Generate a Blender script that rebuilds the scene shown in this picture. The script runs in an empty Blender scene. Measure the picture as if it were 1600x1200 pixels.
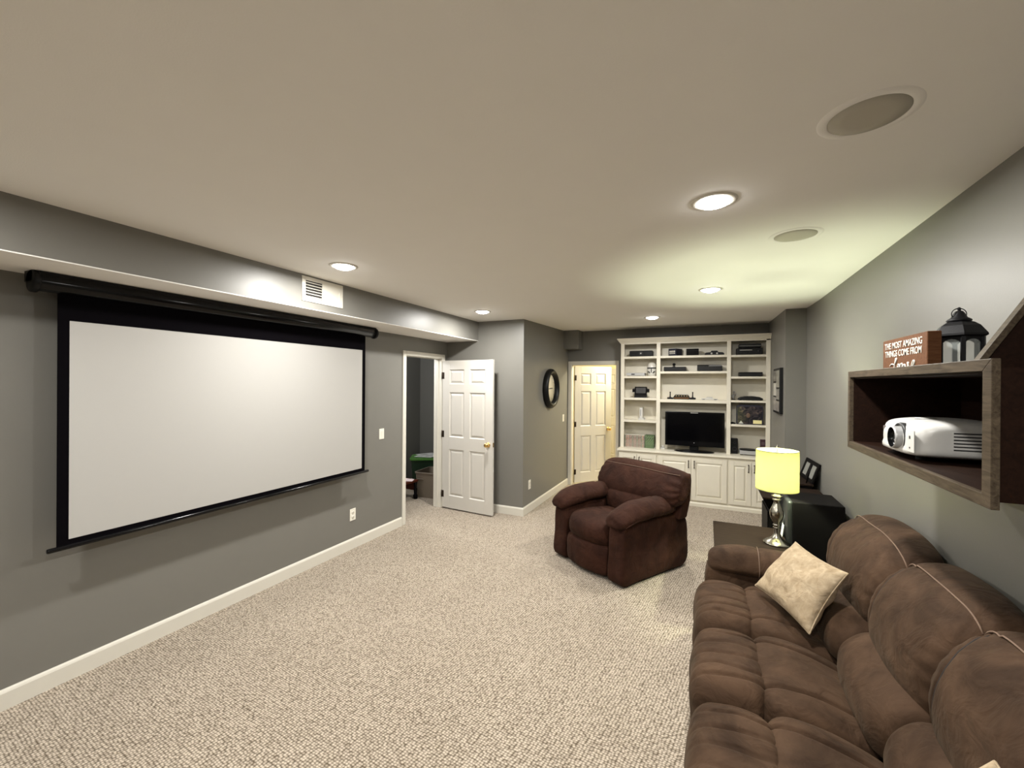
import bpy, bmesh, math, random
import numpy as np
from mathutils import Vector, Matrix, noise

S = bpy.context.scene
COL = S.collection
R = math.radians
random.seed(4)

# ------------------------------------------------------------------ camera, world, exposure
cam_d = bpy.data.cameras.new('camera')
cam = bpy.data.objects.new('camera', cam_d)
COL.objects.link(cam)
FPX, YAW, PITCH, ROLL, CAMZ = 662.8, R(-24.637), R(-.095), R(.384), 1.686
cam_d.sensor_fit = 'HORIZONTAL'
cam_d.sensor_width = 36
cam_d.lens = FPX / 1600 * 36
cam_d.clip_start = .02
_F = Vector((math.sin(YAW) * math.cos(PITCH), math.cos(YAW) * math.cos(PITCH), math.sin(PITCH)))
_R0 = Vector((math.cos(YAW), -math.sin(YAW), 0))
_U0 = _R0.cross(_F)
_Rt = math.cos(ROLL) * _R0 + math.sin(ROLL) * _U0
_Up = -math.sin(ROLL) * _R0 + math.cos(ROLL) * _U0
_M = Matrix((_Rt, _Up, -_F)).transposed().to_4x4()
_M.translation = (0, 0, CAMZ)
cam.matrix_world = _M
S.camera = cam

wd = bpy.data.worlds.new('world')
S.world = wd
wd.use_nodes = True
wd.node_tree.nodes['Background'].inputs[0].default_value = (.5, .52, .55, 1)
wd.node_tree.nodes['Background'].inputs[1].default_value = .05

S.view_settings.view_transform = 'Standard'
S.view_settings.look = 'None'
S.view_settings.gamma = 1
S.view_settings.use_curve_mapping = False
S.view_settings.exposure = 0.5
S.cycles.use_denoising = True
S.cycles.max_bounces = 10
S.cycles.diffuse_bounces = 7
S.cycles.transmission_bounces = 6
S.cycles.sample_clamp_indirect = 6

CAN_W = 26.0          # watts of one recessed can
CAN_COL = (1.0, .98, .935)
LAMP_W = 52.0
LAMP_COL = (.92, 1.0, .70)

XL, XS, XK, XN, XR = -3.258, -2.771, -2.111, .779, .971
YS, YB, YN = 4.953, 6.86, 5.444
ZC, ZS = 2.5, 2.249
YREAR = -2.2
# recessed cans: (x, y, share of the power)
CANS = [(.024, 2.084, 1), (-2.319, 2.211, 1), (-2.318, 4.239, 1), (.025, 4.002, 1), (-.618, 5.502, .8),
        (.024, .1, .8), (-2.319, .15, .8), (-1.15, -1.5, .8)]


def add_light(name, kind, loc, watts, col, size=.1, rot=(0, 0, 0), spread=None):
    d = bpy.data.lights.new(name, kind)
    d.energy = watts
    d.color = col
    if kind == 'AREA':
        d.shape = 'DISK'
        d.size = size
        if spread:
            d.spread = spread
    else:
        d.shadow_soft_size = size
    o = bpy.data.objects.new(name, d)
    o.location = loc
    o.rotation_euler = rot
    COL.objects.link(o)
    return o


def ceil_z(y):
    return ZC + max(0, (y - 4.9)) * .026


for cx, cy, sh in CANS:
    add_light('can_light', 'AREA', (cx, cy, ceil_z(cy) - .032), CAN_W * sh, CAN_COL, .12)
add_light('hall_lamp', 'POINT', (-1.05, 7.5, 2.3), 75, (1, .91, .64), .12)
add_light('closet_fill', 'POINT', (-4.0, 4.3, 2.2), 30, (.95, .97, 1), .12)  # unseen fill light added to brighten the closet, no fixture
add_light('table_lamp_bulb', 'POINT', (.4845, 3.715, 1.035), LAMP_W, LAMP_COL, .03)


# ------------------------------------------------------------------ helpers
def lin(c):
    return tuple(((v / 255) / 12.92 if v <= 10 else (((v / 255) + .055) / 1.055) ** 2.4) for v in c)


def tag(o, label=None, cat=None, group=None, kind=None):
    if label:
        o['label'] = label
    if cat:
        o['category'] = cat
    if group:
        o['group'] = group
    if kind:
        o['kind'] = kind
    return o


def thing(name, label, cat, loc=(0, 0, 0), rz=0, group=None):
    o = bpy.data.objects.new(name, None)
    o.empty_display_size = .05
    COL.objects.link(o)
    o.location = loc
    o.rotation_euler = (0, 0, rz)
    return tag(o, label, cat, group)


def struct_root(name, loc=(0, 0, 0), rz=0):
    o = bpy.data.objects.new(name, None)
    COL.objects.link(o)
    o.location = loc
    o.rotation_euler = (0, 0, rz)
    o['kind'] = 'structure'
    return o


class MB:
    """collects shapes, then links them as one mesh object"""

    def __init__(s, off=(0, 0, 0)):
        s.v, s.f, s.sm = [], [], []
        s.off = Vector(off)

    def add(s, vs, fs, smooth=False):
        n = len(s.v)
        s.v += [tuple(Vector(v) - s.off) for v in vs]
        s.f += [tuple(i + n for i in f) for f in fs]
        s.sm += [smooth] * len(fs)
        return s

    def bm(s, bm, smooth=False):
        bm.verts.index_update()
        s.add([v.co for v in bm.verts], [[v.index for v in f.verts] for f in bm.faces], smooth)
        bm.free()
        return s

    def box(s, x0, x1, y0, y1, z0, z1, bev=0, seg=2, M=None):
        bm = bmesh.new()
        bmesh.ops.create_cube(bm, size=1)
        for v in bm.verts:
            v.co = Vector(((x0 + x1) / 2 + v.co.x * (x1 - x0), (y0 + y1) / 2 + v.co.y * (y1 - y0), (z0 + z1) / 2 + v.co.z * (z1 - z0)))
        if bev:
            bmesh.ops.bevel(bm, geom=bm.edges[:], offset=bev, segments=seg, affect='EDGES', profile=.5)
        if M is not None:
            bmesh.ops.transform(bm, matrix=M, verts=bm.verts)
        return s.bm(bm, False)

    def frustum(s, x0, x1, z0, z1, yb, yt, inset):
        """raised field: rectangle at y=yb shrinking by inset to y=yt"""
        a = [(x0, yb, z0), (x1, yb, z0), (x1, yb, z1), (x0, yb, z1)]
        b = [(x0 + inset, yt, z0 + inset), (x1 - inset, yt, z0 + inset), (x1 - inset, yt, z1 - inset), (x0 + inset, yt, z1 - inset)]
        return s.add(a + b, [(0, 1, 5, 4), (1, 2, 6, 5), (2, 3, 7, 6), (3, 0, 4, 7), (4, 5, 6, 7), (3, 2, 1, 0)])

    def lathe(s, prof, c=(0, 0, 0), seg=32, M=None, smooth=True, cap=True):
        vs, fs = [], []
        n = len(prof)
        for r, z in prof:
            for k in range(seg):
                a = 2 * math.pi * k / seg
                vs.append(Vector((r * math.cos(a), r * math.sin(a), z)))
        for i in range(n - 1):
            for k in range(seg):
                k2 = (k + 1) % seg
                fs.append((i * seg + k, i * seg + k2, (i + 1) * seg + k2, (i + 1) * seg + k))
        if cap:
            fs.append(tuple(range(seg - 1, -1, -1)))
            fs.append(tuple((n - 1) * seg + k for k in range(seg)))
        vs = [(M @ v if M is not None else v) + Vector(c) for v in vs]
        return s.add(vs, fs, smooth)

    def tube(s, pts, r, seg=8, closed=False, flat=None):
        pts = [Vector(p) for p in pts]
        n = len(pts)
        vs, fs = [], []
        rr = r if isinstance(r, (list, tuple)) else [r] * n
        nrm = None
        for i, p in enumerate(pts):
            a = pts[(i - 1) % n] if (closed or i > 0) else p
            b = pts[(i + 1) % n] if (closed or i < n - 1) else p
            t = (b - a).normalized()
            if nrm is None:
                nrm = t.orthogonal().normalized()
            nrm = (nrm - t * nrm.dot(t)).normalized()
            bi = t.cross(nrm)
            for k in range(seg):
                a_ = 2 * math.pi * k / seg
                vs.append(p + (nrm * math.cos(a_) + bi * math.sin(a_)) * rr[i])
        for i in range(n if closed else n - 1):
            j = (i + 1) % n
            for k in range(seg):
                k2 = (k + 1) % seg
                fs.append((i * seg + k, i * seg + k2, j * seg + k2, j * seg + k))
        if not closed:
            fs.append(tuple(range(seg - 1, -1, -1)))
            fs.append(tuple((n - 1) * seg + k for k in range(seg)))
        return s.add(vs, fs, True)

    def prism(s, poly, axis, a, b):
        """polygon in the two other axes, extruded along axis from a to b"""
        def P(u, v, w):
            return {0: (w, u, v), 1: (u, w, v), 2: (u, v, w)}[axis]
        n = len(poly)
        vs = [P(u, v, a) for u, v in poly] + [P(u, v, b) for u, v in poly]
        fs = [tuple(range(n)), tuple(range(2 * n - 1, n - 1, -1))] + [(i, i + n, (i + 1) % n + n, (i + 1) % n) for i in range(n)]
        return s.add(vs, fs)

    def build(s, name, mat, parent=None, bevel=0, **kw):
        me = bpy.data.meshes.new(name)
        me.from_pydata(s.v, [], s.f)
        me.polygons.foreach_set('use_smooth', s.sm)
        bm = bmesh.new()
        bm.from_mesh(me)
        bmesh.ops.recalc_face_normals(bm, faces=bm.faces[:])
        bm.to_mesh(me)
        bm.free()
        me.materials.append(mat)
        o = bpy.data.objects.new(name, me)
        COL.objects.link(o)
        if parent is not None:
            o.parent = parent
        if bevel:
            m = o.modifiers.new('bevel', 'BEVEL')
            m.width = bevel
            m.segments = 2
            m.limit_method = 'ANGLE'
        return tag(o, **kw)


def world_off(parent):
    return parent.location if parent is not None else (0, 0, 0)


def catmull(pts, M):
    n = len(pts)
    out = []
    P = np.array(pts, float)
    # resample a closed Catmull-Rom by arc length
    fine = []
    for i in range(n):
        p0, p1, p2, p3 = P[(i - 1) % n], P[i], P[(i + 1) % n], P[(i + 2) % n]
        for t in np.linspace(0, 1, 24, endpoint=False):
            fine.append(.5 * ((2 * p1) + (-p0 + p2) * t + (2 * p0 - 5 * p1 + 4 * p2 - p3) * t * t + (-p0 + 3 * p1 - 3 * p2 + p3) * t ** 3))
    fine = np.array(fine)
    d = np.r_[0, np.cumsum(np.hypot(*(np.roll(fine, -1, 0) - fine).T))]
    q = np.linspace(0, d[-1], M, endpoint=False)
    xs = np.interp(q, d, np.r_[fine[:, 0], fine[0, 0]])
    ys = np.interp(q, d, np.r_[fine[:, 1], fine[0, 1]])
    return np.c_[xs, ys]


def loft(mb, prof, a, b, fn, p=5.0, M=56, N=36, disp=None, center=None, endscale=.0):
    """closed profile (u,v) swept from a to b along t, ends rounded; fn(u,t,v)->xyz; disp(u,t,v,tn) radial offset"""
    C = catmull(prof, M)
    c = np.array(center if center is not None else C.mean(0))
    tn = np.sin(np.linspace(-1, 1, N) * math.pi / 2)
    vs, fs = [], []
    for i, t in enumerate(tn):
        sc = max(1 - abs(t) ** p, 0) ** (1 / p)
        sc = endscale + (1 - endscale) * sc
        tt = (a + b) / 2 + t * (b - a) / 2
        for u, v in C:
            d = np.array((u, v)) - c
            L = np.hypot(*d) + 1e-9
            q = c + d * sc
            if disp is not None:
                q = q + d / L * disp(u, tt, v, t) * sc
            vs.append(fn(q[0], tt, q[1]))
    for i in range(N - 1):
        for k in range(M):
            k2 = (k + 1) % M
            fs.append((i * M + k, i * M + k2, (i + 1) * M + k2, (i + 1) * M + k))
    fs.append(tuple(range(M - 1, -1, -1)))
    fs.append(tuple((N - 1) * M + k for k in range(M)))
    mb.add(vs, fs, True)
    return mb


def copy_thing(src, name=None):
    c = src.copy()
    COL.objects.link(c)
    for ch in src.children:
        k = ch.copy()
        COL.objects.link(k)
        k.parent = c
        for g in ch.children:
            q = g.copy()
            COL.objects.link(q)
            q.parent = k
    return c


# ------------------------------------------------------------------ materials
class NT:
    def __init__(s, name):
        s.m = bpy.data.materials.new(name)
        s.m.use_nodes = True
        s.t = s.m.node_tree
        s.b = s.t.nodes['Principled BSDF']
        s.out = s.t.nodes['Material Output']

    def n(s, typ, **kw):
        o = s.t.nodes.new(typ)
        for k, v in kw.items():
            if k.startswith('i_'):
                key = k[2:]
                o.inputs[int(key) if key.isdigit() else key.replace('_', ' ')].default_value = v
            else:
                setattr(o, k, v)
        return o

    def l(s, a, b):
        s.t.links.new(a, b)

    def set(s, **kw):
        for k, v in kw.items():
            s.b.inputs[k.replace('_', ' ')].default_value = v
        return s


def c4(c):
    return (*c, 1)


def plain(name, col, rough=.5, metal=0, spec=.5, var=.06, scale=40, bump=.0, coat=0, bscale=None):
    """plain paint / plastic / metal with a little procedural variation"""
    m = NT(name)
    m.set(Roughness=rough, Metallic=metal)
    m.b.inputs['Specular IOR Level'].default_value = spec
    m.b.inputs['Coat Weight'].default_value = coat
    tc = m.n('ShaderNodeTexCoord')
    nz = m.n('ShaderNodeTexNoise', i_Scale=scale, i_Detail=4.0)
    m.l(tc.outputs['Object'], nz.inputs['Vector'])
    rp = m.n('ShaderNodeValToRGB')
    rp.color_ramp.elements[0].color = c4([x * (1 - var) for x in col])
    rp.color_ramp.elements[1].color = c4([min(1, x * (1 + var)) for x in col])
    m.l(nz.outputs['Fac'], rp.inputs['Fac'])
    m.l(rp.outputs['Color'], m.b.inputs['Base Color'])
    if bump:
        n2 = m.n('ShaderNodeTexNoise', i_Scale=bscale or scale * 6, i_Detail=3.0)
        m.l(tc.outputs['Object'], n2.inputs['Vector'])
        bp = m.n('ShaderNodeBump', i_Strength=bump, i_Distance=.004)
        m.l(n2.outputs['Fac'], bp.inputs['Height'])
        m.l(bp.outputs['Normal'], m.b.inputs['Normal'])
    return m.m


def wood(name, dark, light, scale=3, rough=.4, axis=1, bump=.15):
    m = NT(name)
    m.set(Roughness=rough)
    m.b.inputs['Specular IOR Level'].default_value = .1
    tc = m.n('ShaderNodeTexCoord')
    mp = m.n('ShaderNodeMapping')
    sc = [scale * 9] * 3
    sc[axis] = scale
    mp.inputs['Scale'].default_value = sc
    nz = m.n('ShaderNodeTexNoise', i_Scale=1.6, i_Detail=8.0, i_Roughness=.65, i_Distortion=1.2)
    m.l(tc.outputs['Object'], mp.inputs['Vector'])
    m.l(mp.outputs['Vector'], nz.inputs['Vector'])
    rp = m.n('ShaderNodeValToRGB')
    rp.color_ramp.elements[0].position = .3
    rp.color_ramp.elements[1].position = .72
    rp.color_ramp.elements[0].color = c4(dark)
    rp.color_ramp.elements[1].color = c4(light)
    m.l(nz.outputs['Fac'], rp.inputs['Fac'])
    m.l(rp.outputs['Color'], m.b.inputs['Base Color'])
    bp = m.n('ShaderNodeBump', i_Strength=bump, i_Distance=.003)
    m.l(nz.outputs['Fac'], bp.inputs['Height'])
    m.l(bp.outputs['Normal'], m.b.inputs['Normal'])
    return m.m


def carpet_mat():
    m = NT('beige_loop_carpet')
    m.set(Roughness=.95)
    m.b.inputs['Specular IOR Level'].default_value = .1
    m.b.inputs['Sheen Weight'].default_value = .15
    tc = m.n('ShaderNodeTexCoord')
    mp = m.n('ShaderNodeMapping')
    mp.inputs['Rotation'].default_value = (0, 0, R(7))
    mp.inputs['Scale'].default_value = (64, 84, 1)
    m.l(tc.outputs['Object'], mp.inputs['Vector'])
    # bend the rows a little so the loops wander
    nz0 = m.n('ShaderNodeTexNoise', i_Scale=5.0, i_Detail=2.0)
    m.l(tc.outputs['Object'], nz0.inputs['Vector'])
    ad = m.n('ShaderNodeVectorMath', operation='MULTIPLY_ADD')
    ad.inputs[1].default_value = (1.6, 1.6, 0)
    m.l(nz0.outputs['Color'], ad.inputs[0])
    m.l(mp.outputs['Vector'], ad.inputs[2])
    vo = m.n('ShaderNodeTexVoronoi', i_Scale=1.0)
    vo.inputs['Randomness'].default_value = .38
    m.l(ad.outputs[0], vo.inputs['Vector'])
    rp = m.n('ShaderNodeValToRGB')
    e = rp.color_ramp.elements
    e[0].position, e[0].color = .12, c4(lin((217, 204, 186)))
    e[1].position, e[1].color = .70, c4(lin((92, 79, 62)))
    m.l(vo.outputs['Distance'], rp.inputs['Fac'])
    # loop-to-loop colour flecks
    hs = m.n('ShaderNodeMix', data_type='RGBA', blend_type='MULTIPLY')
    hs.inputs[0].default_value = .55
    fl = m.n('ShaderNodeValToRGB')
    fl.color_ramp.elements[0].color = (.84, .83, .81, 1)
    fl.color_ramp.elements[1].color = (1.06, 1.05, 1.04, 1)
    m.l(vo.outputs['Color'], fl.inputs['Fac'])
    m.l(rp.outputs['Color'], hs.inputs[6])
    m.l(fl.outputs['Color'], hs.inputs[7])
    # broad wear
    nz = m.n('ShaderNodeTexNoise', i_Scale=1.6, i_Detail=5.0)
    m.l(tc.outputs['Object'], nz.inputs['Vector'])
    wr = m.n('ShaderNodeValToRGB')
    wr.color_ramp.elements[0].position = .3
    wr.color_ramp.elements[1].position = .7
    wr.color_ramp.elements[0].color = (.88, .87, .86, 1)
    wr.color_ramp.elements[1].color = (1, 1, 1, 1)
    m.l(nz.outputs['Fac'], wr.inputs['Fac'])
    mx = m.n('ShaderNodeMix', data_type='RGBA', blend_type='MULTIPLY')
    mx.inputs[0].default_value = 1
    m.l(hs.outputs[2], mx.inputs[6])
    m.l(wr.outputs['Color'], mx.inputs[7])
    m.l(mx.outputs[2], m.b.inputs['Base Color'])
    inv = m.n('ShaderNodeMath', operation='SUBTRACT')
    inv.inputs[0].default_value = 1
    m.l(vo.outputs['Distance'], inv.inputs[1])
    bp = m.n('ShaderNodeBump', i_Strength=.8, i_Distance=.008)
    m.l(inv.outputs[0], bp.inputs['Height'])
    m.l(bp.outputs['Normal'], m.b.inputs['Normal'])
    return m.m


def suede(name, c0, c1, sheen=.25, vs=5.0):
    m = NT(name)
    m.set(Roughness=.8)
    m.b.inputs['Specular IOR Level'].default_value = .12
    m.b.inputs['Sheen Weight'].default_value = sheen
    m.b.inputs['Sheen Roughness'].default_value = .45
    m.b.inputs['Sheen Tint'].default_value = (.85, .7, .5, 1)
    tc = m.n('ShaderNodeTexCoord')
    nz = m.n('ShaderNodeTexNoise', i_Scale=vs, i_Detail=6.0, i_Roughness=.6, i_Distortion=.6)
    m.l(tc.outputs['Object'], nz.inputs['Vector'])
    rp = m.n('ShaderNodeValToRGB')
    rp.color_ramp.elements[0].position = .32
    rp.color_ramp.elements[1].position = .7
    rp.color_ramp.elements[0].color = c4(c0)
    rp.color_ramp.elements[1].color = c4(c1)
    m.l(nz.outputs['Fac'], rp.inputs['Fac'])
    m.l(rp.outputs['Color'], m.b.inputs['Base Color'])
    n2 = m.n('ShaderNodeTexNoise', i_Scale=420.0, i_Detail=2.0)
    m.l(tc.outputs['Object'], n2.inputs['Vector'])
    n3 = m.n('ShaderNodeTexNoise', i_Scale=11.0, i_Detail=3.0, i_Distortion=1.0)
    m.l(tc.outputs['Object'], n3.inputs['Vector'])
    b1 = m.n('ShaderNodeBump', i_Strength=.25, i_Distance=.002)
    m.l(n2.outputs['Fac'], b1.inputs['Height'])
    b2 = m.n('ShaderNodeBump', i_Strength=.55, i_Distance=.02)
    m.l(n3.outputs['Fac'], b2.inputs['Height'])
    m.l(b1.outputs['Normal'], b2.inputs['Normal'])
    m.l(b2.outputs['Normal'], m.b.inputs['Normal'])
    return m.m


def emit(name, col, strength):
    m = NT(name)
    m.set(Base_Color=c4(col), Emission_Color=c4(col), Emission_Strength=strength)
    nz = m.n('ShaderNodeTexNoise', i_Scale=60.0)
    mr = m.n('ShaderNodeMapRange')
    mr.inputs[3].default_value = strength * .95
    mr.inputs[4].default_value = strength * 1.05
    m.l(nz.outputs['Fac'], mr.inputs[0])
    m.l(mr.outputs[0], m.b.inputs['Emission Strength'])
    return m.m


def glass(name, tint=(.9, .95, .93), rough=.05, alpha=.35):
    m = NT(name)
    m.set(Base_Color=c4(tint), Roughness=rough, Alpha=alpha)
    nz = m.n('ShaderNodeTexNoise', i_Scale=8.0)
    mr = m.n('ShaderNodeMapRange')
    mr.inputs[3].default_value = rough
    mr.inputs[4].default_value = rough + .12
    m.l(nz.outputs['Fac'], mr.inputs[0])
    m.l(mr.outputs[0], m.b.inputs['Roughness'])
    return m.m


def shade_mat():
    m = NT('yellow_lamp_shade_fabric')
    t = m.t
    t.nodes.remove(m.b)
    col = (.93, .89, .33, 1)
    tc = m.n('ShaderNodeTexCoord')
    wv = m.n('ShaderNodeTexNoise', i_Scale=220.0, i_Detail=2.0)
    m.l(tc.outputs['Object'], wv.inputs['Vector'])
    rp = m.n('ShaderNodeValToRGB')
    rp.color_ramp.elements[0].color = (.30, .285, .17, 1)
    rp.color_ramp.elements[1].color = (.35, .335, .20, 1)
    m.l(wv.outputs['Fac'], rp.inputs['Fac'])
    tr = m.n('ShaderNodeBsdfTranslucent')
    df = m.n('ShaderNodeBsdfDiffuse')
    m.l(rp.outputs['Color'], tr.inputs['Color'])
    m.l(rp.outputs['Color'], df.inputs['Color'])
    mx = m.n('ShaderNodeMixShader')
    mx.inputs[0].default_value = .45
    m.l(tr.outputs[0], mx.inputs[1])
    m.l(df.outputs[0], mx.inputs[2])
    m.l(mx.outputs[0], m.out.inputs['Surface'])
    return m.m


def spine_mat(name, base, inks, scale=60):
    """flat print on the spine of a game case: bands of ink on the case colour"""
    m = NT(name)
    m.set(Roughness=.35)
    tc = m.n('ShaderNodeTexCoord')
    mp = m.n('ShaderNodeMapping')
    mp.inputs['Scale'].default_value = (scale * 2.4, 1, scale)
    m.l(tc.outputs['Object'], mp.inputs['Vector'])
    nz = m.n('ShaderNodeTexNoise', i_Scale=1.0, i_Detail=1.0)
    m.l(mp.outputs['Vector'], nz.inputs['Vector'])
    rp = m.n('ShaderNodeValToRGB')
    rp.color_ramp.interpolation = 'CONSTANT'
    e = rp.color_ramp.elements
    e[0].position, e[0].color = 0, c4(inks[0])
    e[1].position, e[1].color = .485, c4(base)
    x = e.new(.55)
    x.color = c4(inks[1])
    m.l(nz.outputs['Fac'], rp.inputs['Fac'])
    m.l(rp.outputs['Color'], m.b.inputs['Base Color'])
    return m.m


WALL = plain('grey_wall_paint', lin((117, 115, 109)), .42, spec=.4, var=.025, scale=6, bump=.08, bscale=260)
CEIL = plain('white_ceiling_paint', lin((242, 240, 236)), .85, spec=.2, var=.015, scale=5, bump=.1, bscale=200)
WHITE = plain('white_trim_paint', lin((212, 208, 197)), .38, var=.015, scale=12, bump=.02)
CABW = plain('white_cabinet_paint', lin((216, 210, 194)), .42, var=.015, scale=10, bump=.02)
DOORW = plain('white_door_paint', lin((200, 196, 188)), .42, var=.02, scale=10, bump=.03, bscale=120)
PLATE = plain('white_plate_plastic', lin((232, 228, 216)), .3, var=.01)
BLACK = plain('black_plastic', (.006, .006, .0065), .42, spec=.22, var=.2)
BLACKG = plain('glossy_black_plastic', (.004, .004, .0045), .16, spec=.25, var=.2)
BLACKM = plain('black_screen_cloth', (.0022, .0018, .0026), .85, spec=.03, var=.2)
NAVY = plain('dark_navy_carton', (.02, .02, .036), .5, spec=.3, var=.2)
DGREY = plain('dark_grey_plastic', (.025, .025, .026), .45, spec=.3, var=.15)
SILVER = plain('silver_plastic', (.42, .42, .42), .35, metal=.3, var=.06)
LGREY = plain('light_grey_plastic', (.5, .49, .46), .45, var=.05)
WPLAST = plain('white_plastic', (.60, .59, .56), .28, var=.03)
SCREENW = plain('white_projection_fabric', lin((173, 171, 167)), .9, spec=.1, var=.008, scale=300)
BRASS = plain('polished_brass', (.78, .52, .2), .2, metal=1, var=.05)
BRONZE = plain('dark_bronze', (.05, .035, .025), .4, metal=.8, var=.2)
NICKEL = plain('brushed_nickel', (.42, .40, .34), .22, metal=1, var=.08)
CHROME = plain('chrome', (.75, .75, .74), .12, metal=1, var=.03)
IRON = plain('black_iron', (.007, .007, .008), .5, metal=.3, spec=.3, var=.3, bump=.1)
EBONY = plain('black_wood_veneer', (.0035, .003, .003), .5, spec=.07, var=.3, scale=14)
ESPR = wood('espresso_wood', (.012, .007, .006), (.035, .02, .016), 4, .35)
TABLEW = wood('dark_walnut_wood', (.010, .0065, .005), (.026, .0175, .013), 4, .5, axis=0)
TABLEW.node_tree.nodes['Principled BSDF'].inputs['Specular IOR Level'].default_value = .03
FRAMEW = wood('weathered_brown_wood', (.032, .023, .015), (.105, .08, .054), 5, .4)
BOXIN = wood('dark_red_brown_wood', (.0075, .0030, .0016), (.0185, .0078, .0042), 4, .55)
SIGNW = wood('stained_sign_wood', (.075, .030, .013), (.14, .062, .027), 6, .55)
SUEDE = suede('brown_suede', (.027, .0143, .0078), (.080, .0455, .0262), .05)
SUEDED = suede('dark_brown_suede', (.018, .0062, .0036), (.044, .0165, .0098), .03)
SEAMD = plain('dark_brown_stitching', (.010, .0055, .0035), .8, var=.1)
STITCH = plain('tan_stitching', (.16, .10, .065), .7, var=.1)
CREAM = suede('cream_velvet', lin((150, 131, 104)), lin((186, 168, 141)), .2, 26.0)
CARPET = carpet_mat()
TILE = plain('cream_floor_tile', lin((222, 210, 178)), .3, var=.06, scale=3)
GROUT = plain('tile_grout', lin((170, 160, 135)), .8)
HALLW = plain('cream_hall_paint', lin((226, 214, 176)), .6, var=.02)
LENS = emit('lamp_lens', (1, .98, .95), 26)
GRILLE = plain('speaker_grille_cloth', lin((188, 184, 172)), .9, spec=.1, var=.05, scale=400, bump=.2, bscale=900)
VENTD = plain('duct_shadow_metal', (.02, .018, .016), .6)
SHADE = shade_mat()
GLASS = glass('lantern_glass', (.8, .86, .82), .08, .28)
TVG = plain('tv_panel_glass', (.0015, .0015, .002), .14, spec=.15, var=.1)
CLOCKF = plain('cream_clock_face', lin((238, 228, 200)), .5, var=.05, scale=20)
INK = plain('dark_ink', (.02, .02, .02), .6)
WINK = plain('white_ink', (.58, .55, .49), .6, var=.03)
PAPER = plain('white_paper', (.75, .75, .73), .7, var=.05)
PINKP = plain('pale_pink_paper', (.70, .58, .58), .7, var=.08)
GREENP = plain('green_bin_plastic', (.10, .27, .05), .4, var=.15)
DGREENP = plain('dark_green_bin_plastic', (.012, .035, .015), .4, var=.15)
TUBP = plain('taupe_tub_plastic', (.19, .155, .115), .45, var=.08)
REDW = wood('dark_red_wood', (.05, .012, .006), (.10, .028, .015), 6, .4, axis=2)
YELLP = plain('yellow_sticker', (.8, .72, .35), .5)
DRED = plain('dark_maroon_carton', (.06, .02, .03), .5, var=.2)
HELM = plain('white_helmet_shell', (.62, .60, .55), .3, var=.12, scale=14)


def figure_print():
    m = NT('dim_figure_print')
    m.set(Roughness=.15)
    tc = m.n('ShaderNodeTexCoord')
    nz = m.n('ShaderNodeTexNoise', i_Scale=16.0, i_Detail=5.0, i_Distortion=1.5)
    m.l(tc.outputs['Object'], nz.inputs['Vector'])
    rp = m.n('ShaderNodeValToRGB')
    e = rp.color_ramp.elements
    e[0].position, e[0].color = .4, (.012, .012, .018, 1)
    e[1].position, e[1].color = .8, (.22, .16, .12, 1)
    x = e.new(.58)
    x.color = (.045, .035, .04, 1)
    m.l(nz.outputs['Fac'], rp.inputs['Fac'])
    m.l(rp.outputs['Color'], m.b.inputs['Base Color'])
    return m.m


FIGP = figure_print()

# ------------------------------------------------------------------ room shell
T = .12


def wall(name, *boxes, mat=WALL):
    m = MB()
    for b in boxes:
        m.box(*b)
    return m.build(name, mat, kind='structure')


fl = MB().add([(-6, YREAR - .2, 0), (XR + .2, YREAR - .2, 0), (XR + .2, 6.93, 0), (-6, 6.93, 0),
               (-6, YREAR - .2, -.1), (XR + .2, YREAR - .2, -.1), (XR + .2, 6.93, -.1), (-6, 6.93, -.1)],
              [(0, 1, 2, 3), (7, 6, 5, 4), (0, 4, 5, 1), (1, 5, 6, 2), (2, 6, 7, 3), (3, 7, 4, 0)])
fl.build('floor', CARPET, kind='structure')

cl = MB()
ys = [YREAR - .2, 4.9, 7.0]
vs = []
for y in ys:
    for x in (-6, XR + .2):
        vs.append((x, y, ceil_z(y)))
for y in ys:
    for x in (-6, XR + .2):
        vs.append((x, y, 2.75))
cl.add(vs, [(0, 1, 3, 2), (2, 3, 5, 4), (6, 8, 9, 7), (8, 10, 11, 9), (0, 6, 7, 1), (4, 5, 11, 10), (0, 2, 8, 6), (2, 4, 10, 8), (1, 7, 9, 3), (3, 9, 11, 5)])
cl.build('ceiling', CEIL, kind='structure')

DY0, DY1, DZ = 4.065, 4.815, 2.005      # closet opening in the left wall
wall('wall_left', (XL - T, XL, YREAR, DY0 - .012, 0, 2.7), (XL - T, XL, DY1 + .012, YS + .0, 0, 2.7), (XL - T, XL, DY0 - .012, DY1 + .012, DZ + .012, 2.7))
wall('wall_short', (XL - T, XK, YS, YS + T, 0, 2.7))
wall('wall_clock', (XK - T, XK, YS + T, YB, 0, 2.7))
FX0, FX1, FZ = -2.045, -1.318, 1.992    # far doorway
wall('wall_back', (XK - T, FX0 - .012, YB, YB + .1, 0, 2.7), (FX1 + .012, XR + .1, YB, YB + .1, 0, 2.7), (FX0 - .012, FX1 + .012, YB, YB + .1, FZ + .012, 2.7))
wall('wall_niche', (XN, XN + .3, YN, YB, 0, 2.7))
wall('wall_right', (XR, XR + T, YREAR, YN, 0, 2.7))
wall('wall_rear', (XL - T, XR + T, YREAR - .1, YREAR, 0, 2.7))
sf = MB()
sf.box(XL, XS, YREAR, YS, ZS + .002, 2.7)
sf.build('wall_soffit', WALL, kind='structure')
MB().box(XL, XS - .001, YREAR, YS, ZS - .004, ZS + .002).build('trim_soffit_underside', CEIL, kind='structure')
MB().box(XK, -1.868, 6.6, YB, 2.247, 2.7).build('wall_duct', WALL, kind='structure')

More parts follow.
